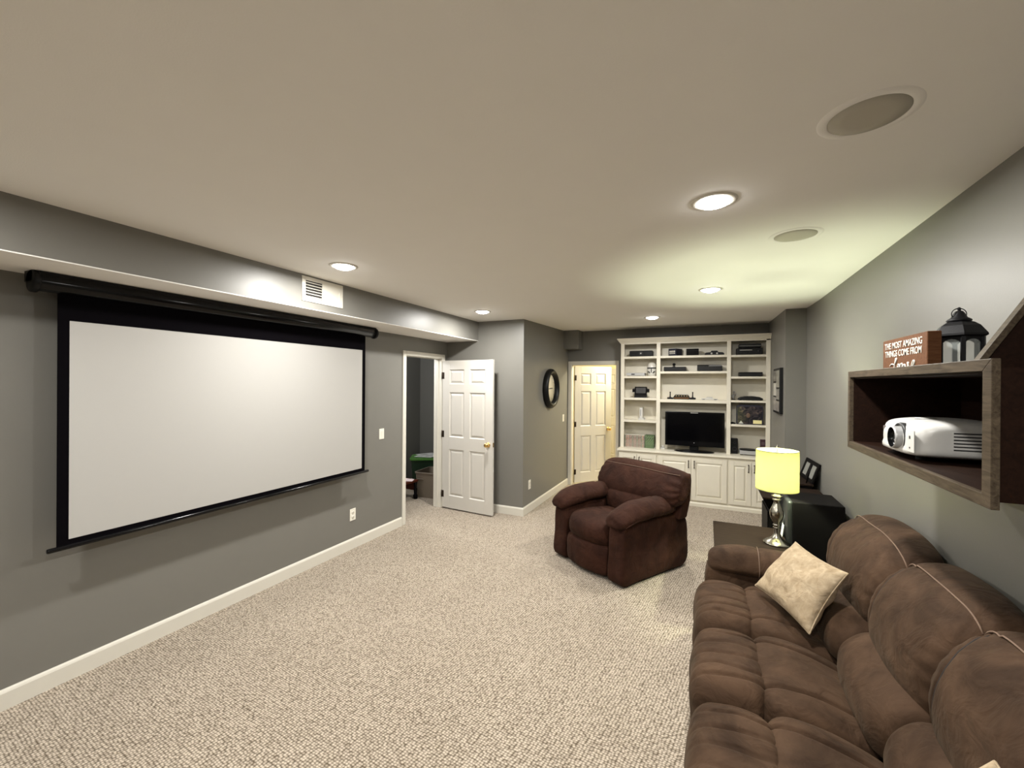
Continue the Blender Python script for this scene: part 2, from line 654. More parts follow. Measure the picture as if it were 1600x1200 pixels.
# closet shell
wall('wall_closet_far', (-4.85, -4.72, 2.9, 6.4, 0, 2.7))
wall('wall_closet_end', (-4.72, XK - T, 6.3, 6.42, 0, 2.7))
wall('wall_closet_near', (-4.72, XL - T, 2.9, 3.0, 0, 2.7))

# hall beyond the far doorway
hf = struct_root('floor_hall')
MB().box(-2.9, .9, 6.93, 9.3, -.05, -.004).build('grout', GROUT, hf)
tile0 = None
for i in range(12):
    for j in range(8):
        x, y = -2.9 + i * .305, 6.96 + j * .29
        if tile0 is None:
            tile0 = MB().box(0, .299, 0, .284, -.004, .004, .002, 1).build('tile', TILE, hf)
            o = tile0
        else:
            o = tile0.copy()
            COL.objects.link(o)
        o.location = (x, y, 0)
wall('wall_hall_far', (-2.9, .9, 9.2, 9.3, 0, 2.6), mat=HALLW)
wall('wall_hall_left', (-3.0, -2.9, 6.96, 9.3, 0, 2.6), mat=HALLW)
wall('wall_hall_right', (.5, .6, 6.96, 9.2, 0, 2.6), mat=HALLW)
MB().box(-3.0, .9, 6.96, 9.3, 2.45, 2.6).build('ceiling_hall', CEIL, kind='structure')

# baseboards
def baseboard(name, p, q, n, h=.105):
    """p,q floor end points on the wall line, n outward normal"""
    p, q, n = Vector((*p, 0)), Vector((*q, 0)), Vector((*n, 0))
    prof = [(0, 0), (.014, 0), (.014, h - .018), (.010, h - .008), (.004, h), (0, h)]
    vs = [p + n * a + Vector((0, 0, b)) for a, b in prof] + [q + n * a + Vector((0, 0, b)) for a, b in prof]
    k = len(prof)
    m = MB().add(vs, [tuple(range(k)), tuple(range(2 * k - 1, k - 1, -1))] + [(i, i + k, (i + 1) % k + k, (i + 1) % k) for i in range(k)])
    return m.build(name, WHITE, kind='structure')


baseboard('baseboard_left', (XL, YREAR), (XL, DY0 - .066), (1, 0))
baseboard('baseboard_left_end', (XL, DY1 + .068), (XL, YS - .015), (1, 0))
baseboard('baseboard_short', (XL + .016, YS), (XK + .014, YS), (0, -1))
baseboard('baseboard_clock', (XK, YS - .0), (XK, YB - .018), (1, 0))
baseboard('baseboard_right', (XR, YREAR), (XR, YN), (-1, 0))
baseboard('baseboard_niche', (XN, YN), (XN, 6.4), (-1, 0))


def casing_y(name, X, y0, y1, z1, w=.062, d=.016, sgn=1):
    """door casing on a wall facing +X (sgn 1), opening y0..y1, plus jamb"""
    t = struct_root(name)
    for k, (a, b, c, e) in enumerate(((y0 - w, y0 - .004, 0, z1 + w), (y1 + .004, y1 + w, 0, z1 + w), (y0 - .004, y1 + .004, z1 + .004, z1 + w))):
        m = MB()
        m.box(X, X + d * sgn, a, b, c, e, .004, 2)
        m.build(['side_casing', 'side_casing', 'head_casing'][k], WHITE, t)
    m = MB()
    m.box(X - T, X, y0 - .012, y0, 0, z1)
    m.box(X - T, X, y1, y1 + .012, 0, z1)
    m.box(X - T, X, y0 - .012, y1 + .012, z1, z1 + .012)
    m.box(X - .06, X - .048, y1 - .012, y1, 0, z1)
    m.box(X - .06, X - .048, y0, y0 + .012, 0, z1)
    m.build('jamb', WHITE, t)
    return t


casing_y('trim_1', XL, DY0, DY1, DZ)
t = struct_root('trim_2')
for k, (a, b, c, e) in enumerate(((FX0 - .062, FX0 - .004, 0, FZ + .066), (FX1 + .004, FX1 + .05, 0, FZ + .066), (FX0 - .004, FX1 + .004, FZ + .004, FZ + .066))):
    MB().box(a, b, YB - .016, YB, c, e, .004, 2).build(['side_casing', 'side_casing', 'head_casing'][k], WHITE, t)
m = MB()
m.box(FX0 - .012, FX0, YB, YB + .1, 0, FZ)
m.box(FX1, FX1 + .012, YB, YB + .1, 0, FZ)
m.box(FX0 - .012, FX1 + .012, YB, YB + .1, FZ, FZ + .012)
m.build('jamb', WHITE, t)


# ------------------------------------------------------------------ doors
def house_door(name, w, h, loc, rz, mat, knob_mat, knob=True, hinge_side=-1):
    """six-panel door; local x from hinge to lock edge, y thickness"""
    t = struct_root(name, loc, rz)
    th = .0175
    st = .115
    mid = .09
    cols = [(st, w / 2 - mid / 2), (w / 2 + mid / 2, w - st)]
    rows = [(h * .083, h * .40), (h * .482, h * .785), (h * .84, h * .939)]
    m = MB()
    zs = [0] + [z for r_ in rows for z in r_] + [h]
    m.box(0, st, -th, th, 0, h, .002, 1)
    m.box(w - st, w, -th, th, 0, h, .002, 1)
    for c, d in rows:
        m.box(w / 2 - mid / 2, w / 2 + mid / 2, -th, th, c, d)
    for a, b in ((0, rows[0][0]), (rows[0][1], rows[1][0]), (rows[1][1], rows[2][0]), (rows[2][1], h)):
        m.box(st, w - st, -th, th, a, b)
    m.build('stiles_and_rails', mat, t)
    for (a, b) in cols:
        for (c, d) in rows:
            p = MB()
            p.box(a, b, -.003, .003, c, d)
            for s in (-1, 1):
                p.frustum(a + .016, b - .016, c + .016, d - .016, s * .003, s * .0135, .026)
                # sloped sticking around the field
                y0, y1 = s * .003, s * th
                o_ = [(a, y1, c), (b, y1, c), (b, y1, d), (a, y1, d)]
                i_ = [(a + .015, y0, c + .015), (b - .015, y0, c + .015), (b - .015, y0, d - .015), (a + .015, y0, d - .015)]
                p.add(o_ + i_, [(k, (k + 1) % 4, (k + 1) % 4 + 4, k + 4) for k in range(4)])
            p.build('panel', mat, t)
    if knob:
        k = MB()
        for s in (-1, 1):
            Mx = Matrix.Rotation(-s * math.pi / 2, 4, 'X')
            k.lathe([(.0, 0), (.032, 0), (.033, .004), (.028, .009), (.012, .012), (.010, .03), (.014, .036), (.026, .044), (.029, .055), (.025, .066), (.012, .073), (.0, .074)],
                    (w - .065, s * th, h * .452), 20, Mx, cap=False)
        k.build('knob', knob_mat, t)
        MB().box(w - .001, w + .0015, -.011, .011, h * .452 - .028, h * .452 + .028).build('latch_plate', knob_mat, t)
    for z in (.18, h * .5, h - .2):
        hg = MB()
        hg.lathe([(.006, -.045), (.006, .045)], (-.006, hinge_side * (th + .001), z), 10)
        hg.box(-.003, .03, hinge_side * th - .001, hinge_side * th + .001, z - .044, z + .044)
        hg.build('hinge', BRONZE, t)
    return t


# closet door, swung open into the room until it nearly faces the camera
house_door('door_1', .80, 1.965, (XL + .026, 4.825, .018), math.atan2(4.755 - 4.825, .80), DOORW, BRASS)
# far door, swung into the hall
house_door('door_2', .735, 1.975, (FX0 + .008, YB + .125, .01), R(47), DOORW, BRASS)
# closed white door on the hall's far wall
house_door('door_3', .78, 2.0, (-2.12, 9.155, .01), 0, DOORW, BRASS)


# ------------------------------------------------------------------ wall plates
def switch_plate(name, label, loc, rz):
    t = thing(name, label, 'light switch', loc, rz)
    MB().box(-.038, .038, -.006, 0, -.058, .058, .003, 2).build('plate', PLATE, t)
    m = MB()
    m.box(-.016, .016, -.009, -.005, -.033, .033, .001, 1, Matrix.Rotation(R(4), 4, 'X'))
    m.build('rocker', PLATE, t)
    return t


def outlet_plate(name, label, loc, rz):
    t = thing(name, label, 'outlet', loc, rz)
    MB().box(-.038, .038, -.006, 0, -.060, .060, .003, 2).build('plate', PLATE, t)
    for s in (-1, 1):
        m = MB()
        m.lathe([(0, 0), (.017, 0), (.016, .003), (0, .003)], (0, -.0055, s * .024), 20, Matrix.Rotation(R(90), 4, 'X'), cap=False)
        f = m.build('receptacle', PLATE, t)
        d = MB()
        for x in (-.006, .006):
            d.box(x - .0012, x + .0012, -.0092, -.0085, s * .024 - .002, s * .024 + .007)
        d.build('slot', INK, f)
    return t


switch_plate('light_switch', 'white rocker light switch on the grey wall between screen and closet door', (XL, 3.655, 1.118), R(90))
outlet_plate('wall_outlet', 'white outlet low on the grey wall below the projection screen', (XL, 3.241, .344), R(90))
outlet_plate('wall_outlet', 'white outlet low on the grey wall below the round clock', (XK, 5.17, .356), R(90))
switch_plate('light_switch', 'white light switch beside the far doorway, right of the round clock', (XK, 6.60, 1.13), R(90))

# ------------------------------------------------------------------ recessed lights, ceiling speakers, vent
names = ['recessed ceiling light in front of the second ceiling speaker, largest in view', 'recessed ceiling light beside the white vent on the soffit',
         'recessed ceiling light above the open white closet door', 'recessed ceiling light over the lamp side, beyond the small ceiling speaker',
         'recessed ceiling light directly in front of the white bookcase',
         'recessed ceiling light above the viewer on the sofa side', 'recessed ceiling light above the viewer on the screen side', 'rearmost recessed ceiling light near the rear wall']
for i, (cx, cy, sh) in enumerate(CANS):
    t = thing('recessed_light', names[i], 'ceiling light', (cx, cy, ceil_z(cy)), 0, 'recessed ceiling lights')
    MB().lathe([(.072, -.004), (.076, -.007), (.090, -.005), (.096, -.001), (.096, .0)], seg=40, cap=False).build('trim_ring', WHITE, t)
    MB().lathe([(.0, -.027), (.03, -.024), (.055, -.016), (.070, -.006), (.074, -.003)], seg=32, cap=False).build('lens', LENS, t)

for k, (x, y, lab) in enumerate(((.436, 1.605, 'large round ceiling speaker with grey grille, near the upper right'), (.432, 2.73, 'smaller looking round ceiling speaker with grey grille, farther from the viewer'))):
    t = thing('ceiling_speaker', lab, 'speaker', (x, y, ZC), 0, 'round ceiling speakers')
    MB().lathe([(.100, -.003), (.102, -.0045), (.122, -.0035), (.127, 0)], seg=56, cap=False).build('trim_ring', CEIL, t)
    MB().lathe([(.0, -.0045), (.06, -.0045), (.099, -.004), (.099, 0)], seg=56, cap=False).build('grille', GRILLE, t)

t = thing('air_vent', 'white metal air register on the soffit above the projection screen', 'vent', (XS, 2.433, 2.394))
m = MB()
y0, y1, z0, z1 = -.196, .196, -.094, .094
ga, gb, gc, gd = -.165, -.012, -.062, .066        # louvre opening
for a, b, c, d in ((y0, ga, z0, z1), (gb, y1, z0, z1), (ga, gb, z0, gc), (ga, gb, gd, z1)):
    m.box(0, .008, a, b, c, d)
m.build('face_plate', WHITE, t, bevel=.002)
MB().box(.0, .001, ga, gb, gc, gd).build('duct_shade', VENTD, t)  # flat dark sheet painted in for the shade behind the louvres
for k in range(6):
    z = gc + .010 + k * .0215
    MB().box(-.004, .012, ga, gb, -.001, .001, M=Matrix.Translation((.003, 0, z)) @ Matrix.Rotation(R(35), 4, 'Y')).build('louvre', WHITE, t)
MB().box(.008, .013, .155, .160, -.035, .03, .001, 1).build('damper_lever', WHITE, t)
for y in (-.185, .185):
    MB().lathe([(.004, 0), (.003, .002)], (.008, y, 0), 10, Matrix.Rotation(R(90), 4, 'Y')).build('screw', LGREY, t)

# ------------------------------------------------------------------ projection screen
SX = -3.12
t = thing('projection_screen', 'large white pull-down projection screen with black borders on the grey wall', 'projection screen', (SX, 2.16, .79))
o = t.location
m = MB(o)
m.box(SX - .002, SX, 1.036, 3.262, .79, 2.15)
m.build('black_backing', BLACKM, t, label='black border cloth')
MB(o).box(SX, SX + .0015, 1.083, 3.219, .83, 2.006).build('white_surface', SCREENW, t)
m = MB(o)
m.lathe([(.0, -1.22), (.046, -1.22), (.05, -1.215), (.05, 1.215), (.046, 1.22), (0, 1.22)], (SX, 2.165, 2.193), 24, Matrix.Rotation(R(-90), 4, 'X'), cap=False)
m.box(SX - .06, SX + .035, .955, 3.375, 2.215, 2.244, .004, 1)
m.build('housing', BLACKG, t, label='glossy black roller housing')
for y in (.948, 3.382):
    e = MB(o)
    e.lathe([(0, -.012), (.054, -.012), (.056, -.006), (.056, .006), (.054, .012), (0, .012)], (SX, y, 2.19), 24, Matrix.Rotation(R(90), 4, 'X'), cap=False)
    e.box(SX - .07, SX + .02, y - .012, y + .012, 2.19, 2.245)
    e.build('end_cap', BLACK, t)
m = MB(o)
m.lathe([(0, -1.155), (.011, -1.155), (.013, -1.15), (.013, 1.15), (.011, 1.155), (0, 1.155)], (SX, 2.155, .79), 16, Matrix.Rotation(R(90), 4, 'X'), cap=False)
m.build('bottom_bar', BLACKG, t)

# ------------------------------------------------------------------ clock
t = thing('wall_clock', 'round wall clock with thick black frame on the grey wall by the far door', 'clock', (XK, 5.925, 1.613))
Mx = Matrix.Rotation(R(90), 4, 'Y')
MB().lathe([(.284, 0), (.291, .018), (.286, .05), (.266, .074), (.243, .078), (.226, .064), (.213, .044), (.206, .022), (.205, .0)], seg=64, M=Mx, cap=False).build('frame', BLACK, t)
MB().lathe([(0, .014), (.207, .014), (.207, .002), (0, .002)], seg=64, M=Mx, cap=False).build('dial', CLOCKF, t)
for k in range(12):
    a = k * math.pi / 6
    Mk = Matrix.Rotation(a, 4, 'X')
    MB().box(.0142, .0152, -.003, .003, .165, .185, M=Mk).build('hour_mark', INK, t)
h = MB()
h.box(.0155, .0165, -.006, .006, -.02, .105, M=Matrix.Rotation(R(-88), 4, 'X'))
h.build('hour_hand', INK, t)
h = MB()
h.box(.0168, .0178, -.004, .004, -.02, .15, M=Matrix.Rotation(R(95), 4, 'X'))
h.build('minute_hand', INK, t)

# ------------------------------------------------------------------ built-in cabinets and bookcase
CF = 6.41     # cabinet face plane
CTZ = .727


def cab_door(parent, x0, x1, z0, z1, handle_x, off):
    d = MB(off)
    y = CF - .001
    fw = .058
    for a, b, c, e in ((x0, x0 + fw, z0, z1), (x1 - fw, x1, z0, z1), (x0 + fw, x1 - fw, z0, z0 + fw), (x0 + fw, x1 - fw, z1 - fw, z1)):
        d.box(a, b, y - .019, y, c, e)
    dr = d.build('door', CABW, parent, bevel=.0025)
    p = MB(off)
    a, b, c, e = x0 + fw, x1 - fw, z0 + fw, z1 - fw
    p.box(a, b, y - .006, y - .001, c, e)
    p.frustum(a + .008, b - .008, c + .008, e - .008, y - .006, y - .018, .02)
    p.build('raised_panel', CABW, dr)
    hm = MB(off)
    yh = y - .019
    zc_ = z1 - .085
    pts = [(handle_x, yh, zc_ + .045), (handle_x, yh - .012, zc_ + .048), (handle_x, yh - .026, zc_ + .03), (handle_x, yh - .028, zc_), (handle_x, yh - .026, zc_ - .03), (handle_x, yh - .012, zc_ - .048), (handle_x, yh, zc_ - .045)]
    hm.tube(pts, [.007, .006, .005, .006, .005, .006, .007], 8)
    for s in (-1, 1):
        hm.lathe([(.009, 0), (.008, .004)], (handle_x, yh, zc_ + s * .046), 10, Matrix.Rotation(R(90), 4, 'X'))
    hm.build('handle', BRONZE, dr)


units = [(-1.185, -.637, [(-1.172, -.922, -.952), (-.916, -.652, -.886)], 'white base cabinet left end, half hidden behind the recliner'),
         (-.637, .270, [(-.620, -.190, -.221), (-.184, .256, -.147)], 'wide white base cabinet under the television'),
         (.270, .7755, [(.284, .543, .512), (.549, .762, .580)], 'narrow white base cabinet at the right, behind the lamp')]
for x0, x1, doors, lab in units:
    t = thing('base_cabinet', lab, 'cabinet', ((x0 + x1) / 2, 6.6, 0), 0, 'white base cabinets')
    o = t.location
    m = MB(o)
    m.box(x0 + .0005, x1 - .0005, CF, YB - .004, .055, CTZ - .031)
    m.build('carcass', CABW, t)
    for a, b, hx in doors:
        cab_door(t, a, b, .082, .662, hx, o)
    m = MB(o)
    m.prism([(CF - .016, 0), (CF - .016, .042), (CF - .009, .054), (CF + .004, .058), (CF + .02, .058), (CF + .02, 0)], 0, x0 + .0005, x1 - .0005)
    m.build('plinth', CABW, t)

t = thing('countertop', 'long white counter along the base cabinets under the bookcase', 'countertop', (-.2, 6.6, CTZ))
m = MB(t.location)
m.box(-1.205, XN - .003, 6.378, YB - .004, CTZ - .028, CTZ, .006, 3)
m.build('slab', CABW, t)

BF, BB = 6.56, 6.845
t = thing('bookcase', 'white built-in bookcase with crown moulding and three bays of shelves', 'bookcase', (-.2, 6.7, CTZ))
o = t.location
ZB0 = CTZ + .0005
for x0, x1 in ((-1.188, -1.135), (-.671, -.617), (.2545, .305), (.770, .7755)):
    m = MB(o)
    m.box(x0, x1, BF, BF + .02, ZB0, 2.31, .002, 1)
    if x0 < -1.1:
        m.box(x0, x0 + .02, BF + .02, BB, ZB0, 2.31)
    elif x0 > .7:
        m.box(x1 - .004, x1, BF + .02, BB, ZB0, 2.31)
    else:
        m.box(x0 + .015, x1 - .015, BF + .02, BB, ZB0, 2.31)
    m.build('upright', CABW, t)
MB(o).box(.7755 - .055 + .002, .7755 - .003, BF - .001, BF + .02, ZB0, 2.31, .002, 1).build('upright', CABW, t)
MB(o).box(-1.17, .772, BB - .012, BB, ZB0, 2.31).build('back_panel', CABW, t)
MB(o).box(-1.188, .7755, BF - .001, BF + .02, 2.285, 2.312).build('frieze', CABW, t)
MB(o).box(-1.17, .772, BF + .02, BB, 2.292, 2.31).build('top_panel', CABW, t)
m = MB(o)
pr = [(0, 2.300), (-.012, 2.303), (-.016, 2.315), (-.030, 2.330), (-.040, 2.350), (-.050, 2.358), (-.052, 2.372), (.02, 2.372), (.02, 2.300)]
xa, xb = -1.188, .7755
vs = [(xa + a, BF + a, z) if a <= 0 else (xa, BF + a, z) for a, z in pr]
# front run with a mitred left return
n = len(pr)
V = []
for a, z in pr:
    V.append((xb, BF + a, z))
for a, z in pr:
    V.append((xa + min(a, 0) if a <= 0 else xa + a, BF + a, z))
for a, z in pr:
    V.append((xa + min(a, 0) if a <= 0 else xa + a, BB, z))
F_ = [tuple(range(n)), tuple(range(3 * n - 1, 2 * n - 1, -1))]
for s_ in (0, 1):
    F_ += [(s_ * n + i, s_ * n + (i + 1) % n, (s_ + 1) * n + (i + 1) % n, (s_ + 1) * n + i) for i in range(n)]
m.add(V, F_)
m.build('crown_moulding', CABW, t)
bays = [(-1.168, -.656, (2.101, 1.808, 1.481, 1.147), .033), (-.630, .2695, (2.102, 1.875, 1.469), .032), (.290, .7715, (2.096, 1.800, 1.474, 1.144), .03)]
SH = {}
for bi, (x0, x1, zs_, th) in enumerate(bays):
    for si, z in enumerate(zs_):
        h_ = .046 if (bi == 1 and si == 2) else th
        MB(o).box(x0 - .0, x1 + .0, BF + .003, BB - .012, z - h_, z, .002, 1).build('shelf', CABW, t)
        SH[(bi, si)] = z

# ------------------------------------------------------------------ things on the shelves
IY = 6.61      # front of the things


def bbox_thing(name, label, cat, x0, x1, z, y0=IY, group=None):
    return thing(name, label, cat, ((x0 + x1) / 2, y0, z + .0005), 0, group)


e = 1e-4
# left bay
z = SH[(0, 0)]
t = bbox_thing('game_console', 'black game console with round middle dial on the top left shelf', 'game console', -1.07, -.735, z)
m = MB()
m.box(-.165, .165, .0, .20, .006, .088, .006, 2)
m.box(-.165, -.045, -.004, .002, .014, .080, .002, 1)
m.box(.045, .165, -.004, .002, .014, .080, .002, 1)
m.build('case', BLACK, t)
MB().lathe([(.014, 0), (.03, 0), (.031, .006), (.026, .009), (.014, .006)], (0, .0, .047), 24, Matrix.Rotation(R(90), 4, 'X')).build('dial_ring', DGREY, t)
MB().lathe([(0, 0), (.012, 0), (.011, .008), (0, .008)], (0, .0, .047), 16, Matrix.Rotation(R(90), 4, 'X'), cap=False).build('emblem', SILVER, t, label='small bright round emblem')
MB().box(-.155, -.06, -.0055, -.003, .045, .052).build('disc_slot', BLACKG, t)
for x in (-.14, .14):
    for y in (.03, .17):
        MB().lathe([(.012, 0), (.012, .007)], (x, y, 0), 10).build('foot', BLACK, t)

z = SH[(0, 1)]
t = bbox_thing('disc_player', 'slim silver disc player on the second shelf of left bay', 'disc player', -1.115, -.845, z)
MB().box(-.135, .135, 0, .17, .005, .048, .004, 2).build('case', SILVER, t)
MB().box(-.06, -.01, -.0015, .001, .018, .034).build('display', DGREY, t)
MB().box(.02, .11, -.0015, .001, .024, .030).build('disc_tray', LGREY, t)
for x in (-.11, .11):
    for y in (.03, .14):
        MB().lathe([(.01, 0), (.01, .006)], (x, y, 0), 10).build('foot', DGREY, t)

t = bbox_thing('helmet', 'white collectible helmet on the second shelf of left bay', 'helmet', -.81, -.69, z, IY + .08)
m = MB()
m.lathe([(.058, .012), (.064, .0), (.068, .0), (.071, .03), (.074, .07), (.078, .11), (.077, .145), (.067, .175), (.045, .197), (.02, .206), (0, .207)], seg=36, M=Matrix.Diagonal((.86, 1.0, 1, 1)), cap=False)
m.build('shell', HELM, t)
m = MB()
pts = [(.062 * math.cos(a), -.0765 * abs(math.sin(a)) ** .9, .122 + .004 * math.sin(a)) for a in np.linspace(R(200), R(340), 12)]
m.tube(pts, .010, 8)
m.tube([(0, -.078, .12), (0, -.077, .09), (0, -.074, .05)], .006, 8)
m.build('visor', DGREY, t, label='dark visor slit')
for s_ in (-1, 1):
    MB().lathe([(0, 0), (.02, 0), (.018, .010), (0, .012)], (s_ * .058, .0, .10), 14, Matrix.Rotation(R(90 * s_), 4, 'Y'), cap=False).build('ear_disc', LGREY, t)
    m = MB()
    m.tube([(s_ * .022, -.073, .045), (s_ * .034, -.069, .062), (s_ * .048, -.056, .066)], .007, 8)
    m.build('cheek_vent', DGREY, t)

z = SH[(0, 2)]
t = bbox_thing('tablet_gamepad', 'black gamepad with built-in screen on a dock, third shelf left', 'gamepad', -1.03, -.78, z)
tilt = Matrix.Translation((0, .06, .105)) @ Matrix.Rotation(R(-14), 4, 'X')
m = MB()
bm = bmesh.new()
bmesh.ops.create_cube(bm, size=1)
for v in bm.verts:
    v.co = Vector((v.co.x * .248, v.co.y * .026, v.co.z * .118))
bmesh.ops.bevel(bm, geom=[ed for ed in bm.edges if abs(ed.verts[0].co.y - ed.verts[1].co.y) > .01], offset=.035, segments=6, affect='EDGES')
bmesh.ops.transform(bm, matrix=tilt, verts=bm.verts)
m.bm(bm)
m.build('body', BLACKG, t)
MB().box(-.07, .07, -.0145, -.0125, -.042, .042, M=tilt).build('screen', plain('dim_screen', (.06, .06, .062), .15), t, label='dim grey screen')
for s in (-1, 1):
    MB().lathe([(0, 0), (.011, 0), (.012, .008), (0, .01)], seg=14, M=tilt @ Matrix.Translation((s * .097, -.013, .022)) @ Matrix.Rotation(R(90), 4, 'X'), cap=False).build('thumb_stick', DGREY, t)
m = MB()
m.prism([(.0, 0), (.12, 0), (.115, .02), (.075, .05), (.035, .05), (.005, .016)], 0, -.09, .09)
m.build('dock', BLACK, t)

z = SH[(0, 3)]
t = bbox_thing('upright_console', 'white slim console standing upright on a grey base, fourth shelf left', 'game console', -.925, -.875, z, IY + .05)
m = MB()
m.box(-.022, .022, 0, .15, .02, .182, .003, 2, Matrix.Rotation(R(2), 4, 'X'))
m.build('case', WPLAST, t)
MB().box(-.008, -.003, -.0065, -.001, .06, .155).build('disc_slot', DGREY, t)
m = MB()
m.prism([(-.05, 0), (.05, 0), (.03, .028), (-.03, .028)], 1, -.02, .15)
m.build('stand', LGREY, t)

# game cases on the counter
reds = [lin((150, 80, 64)), lin((60, 60, 70)), lin((60, 110, 60)), lin((120, 70, 50)), lin((40, 40, 40)), lin((200, 120, 40))]
sp = [spine_mat('white_case_print_' + w, lin((216, 210, 196)), (reds[a], reds[b]), sc) for w, a, b, sc in (('a', 0, 1, 60), ('b', 4, 2, 70), ('c', 3, 4, 55), ('d', 1, 5, 64))]
gp = [spine_mat('green_case_print_' + w, lin((52, 78, 40)), (lin((150, 170, 130)), lin((24, 34, 22))), sc) for w, sc in (('a', 60), ('b', 72))]
WCASE = plain('white_case_plastic', lin((214, 210, 198)), .35)
GCASE = plain('green_case_plastic', lin((58, 88, 44)), .35)


def game_case(name, body, spine, w, h):
    o = MB().box(-w / 2, w / 2, 0, .135, 0, h, .0015, 1).build(name, body)
    MB().box(-w / 2 + .001, w / 2 - .001, -.0006, .0005, .004, h - .004).build('spine_label', spine, o)
    return o


proto = [game_case('game_case', WCASE, s_, .0150, .19) for s_ in sp]
protog = [game_case('game_case', GCASE, s_, .0150, .192) for s_ in gp]
used = set()
x = -1.128
for k in range(18):
    src = proto[random.randrange(4)]
    o = src if src.name not in used else copy_thing(src)
    used.add(src.name)
    o.location = (x, IY + .02 + random.uniform(-.004, .004), CTZ + .0005)
    tag(o, 'white game case with printed spine in the row on the counter, left bay', 'game case', 'white game cases on the counter')
    x += .0162
x += .008
for k in range(8):
    src = protog[random.randrange(2)]
    o = src if src.name not in used else copy_thing(src)
    used.add(src.name)
    o.location = (x, IY + .02 + random.uniform(-.004, .004), CTZ + .0005)
    tag(o, 'dark green game case in the short row beside the white cases', 'game case', 'green game cases on the counter')
    x += .0160

# middle bay
z = SH[(1, 0)]
t = bbox_thing('printed_box', 'dark navy box with white print on top middle shelf, turned at an angle', 'box', -.52, -.40, z, IY + .03)
t.rotation_euler.z = R(-26)
MB().box(-.062, .062, 0, .17, 0, .108, .002, 1).build('carton', NAVY, t)
pr_ = MB()
for k in range(4):
    a = -.046 + k * .0235
    pr_.box(a, a + .019, -.0012, .0005, .052, .078, .0, 1)
    pr_.box(a, a + .019, -.0012, .0005, .030, .044)
pr_.build('print', WINK, t, label='white printed blocks')
t = bbox_thing('small_black_box', 'plain black box in the middle of the top middle shelf', 'box', -.27, -.105, z)
MB().box(-.082, .082, 0, .13, 0, .098, .003, 2).build('carton', EBONY, t)
MB().box(-.0815, .0815, -.0008, .0, .068, .070).build('lid_seam', DGREY, t)
t = bbox_thing('winged_console', 'black winged game console at the right of the top middle shelf', 'game console', -.028, .222, z)
m = MB()
m.prism([(-.125, .004), (.125, .004), (.125, .024), (.105, .038), (.05, .042), (.038, .062), (-.038, .062), (-.05, .042), (-.105, .038), (-.125, .024)], 1, 0, .19)
m.build('case', BLACK, t, bevel=.004)
for s in (-1, 1):
    MB().lathe([(0, 0), (.013, 0), (.012, .004), (0, .005)], (s * .035, 0, .024), 14, Matrix.Rotation(R(90), 4, 'X'), cap=False).build('controller_port', LGREY, t)
for s in (-1, 1):
    for y in (.03, .16):
        MB().lathe([(.01, 0), (.01, .006)], (s * .1, y, 0), 10).build('foot', BLACK, t)

z = SH[(1, 1)]
t = bbox_thing('media_console', 'black flat game console with a sensor on top, second middle shelf', 'game console', -.575, -.272, z)
m = MB()
m.box(-.152, .152, 0, .22, .006, .066, .004, 2)
m.build('case', BLACK, t)
MB().box(-.15, .15, -.001, .001, .034, .037).build('front_seam', DGREY, t)
for s in (-1, 1):
    for y in (.03, .19):
        MB().lathe([(.012, 0), (.012, .007)], (s * .13, y, 0), 10).build('foot', BLACK, t)
t = thing('camera_sensor', 'small black camera sensor standing on the flat console, second middle shelf', 'camera', (-.437, IY + .07, z + .0675))
MB().lathe([(0, 0), (.022, 0), (.022, .006), (.008, .01), (.007, .02), (0, .02)], seg=18, cap=False).build('base', BLACK, t)
MB().lathe([(0, -.022), (.014, -.022), (.021, -.01), (.022, .004), (.016, .016), (0, .02)], (0, 0, .036), 18, Matrix.Rotation(R(90), 4, 'X'), cap=False).build('head', BLACK, t)
t = bbox_thing('glossy_console', 'glossy black game console with bright lid at right of second middle shelf', 'game console', -.123, .197, z)
m = MB()
m.prism([(0, .006), (.22, .006), (.22, .085), (.03, .092), (.004, .082)], 0, -.16, .16)
m.build('case', BLACK, t, bevel=.005)
MB().box(-.01, .158, -.0025, .02, .070, .086).build('drive_cover', plain('dull_grey_plastic', (.10, .10, .10), .3), t, label='grey drive cover')
for s in (-1, 1):
    for y in (.03, .19):
        MB().lathe([(.012, 0), (.012, .007)], (s * .13, y, 0), 10).build('foot', BLACK, t)

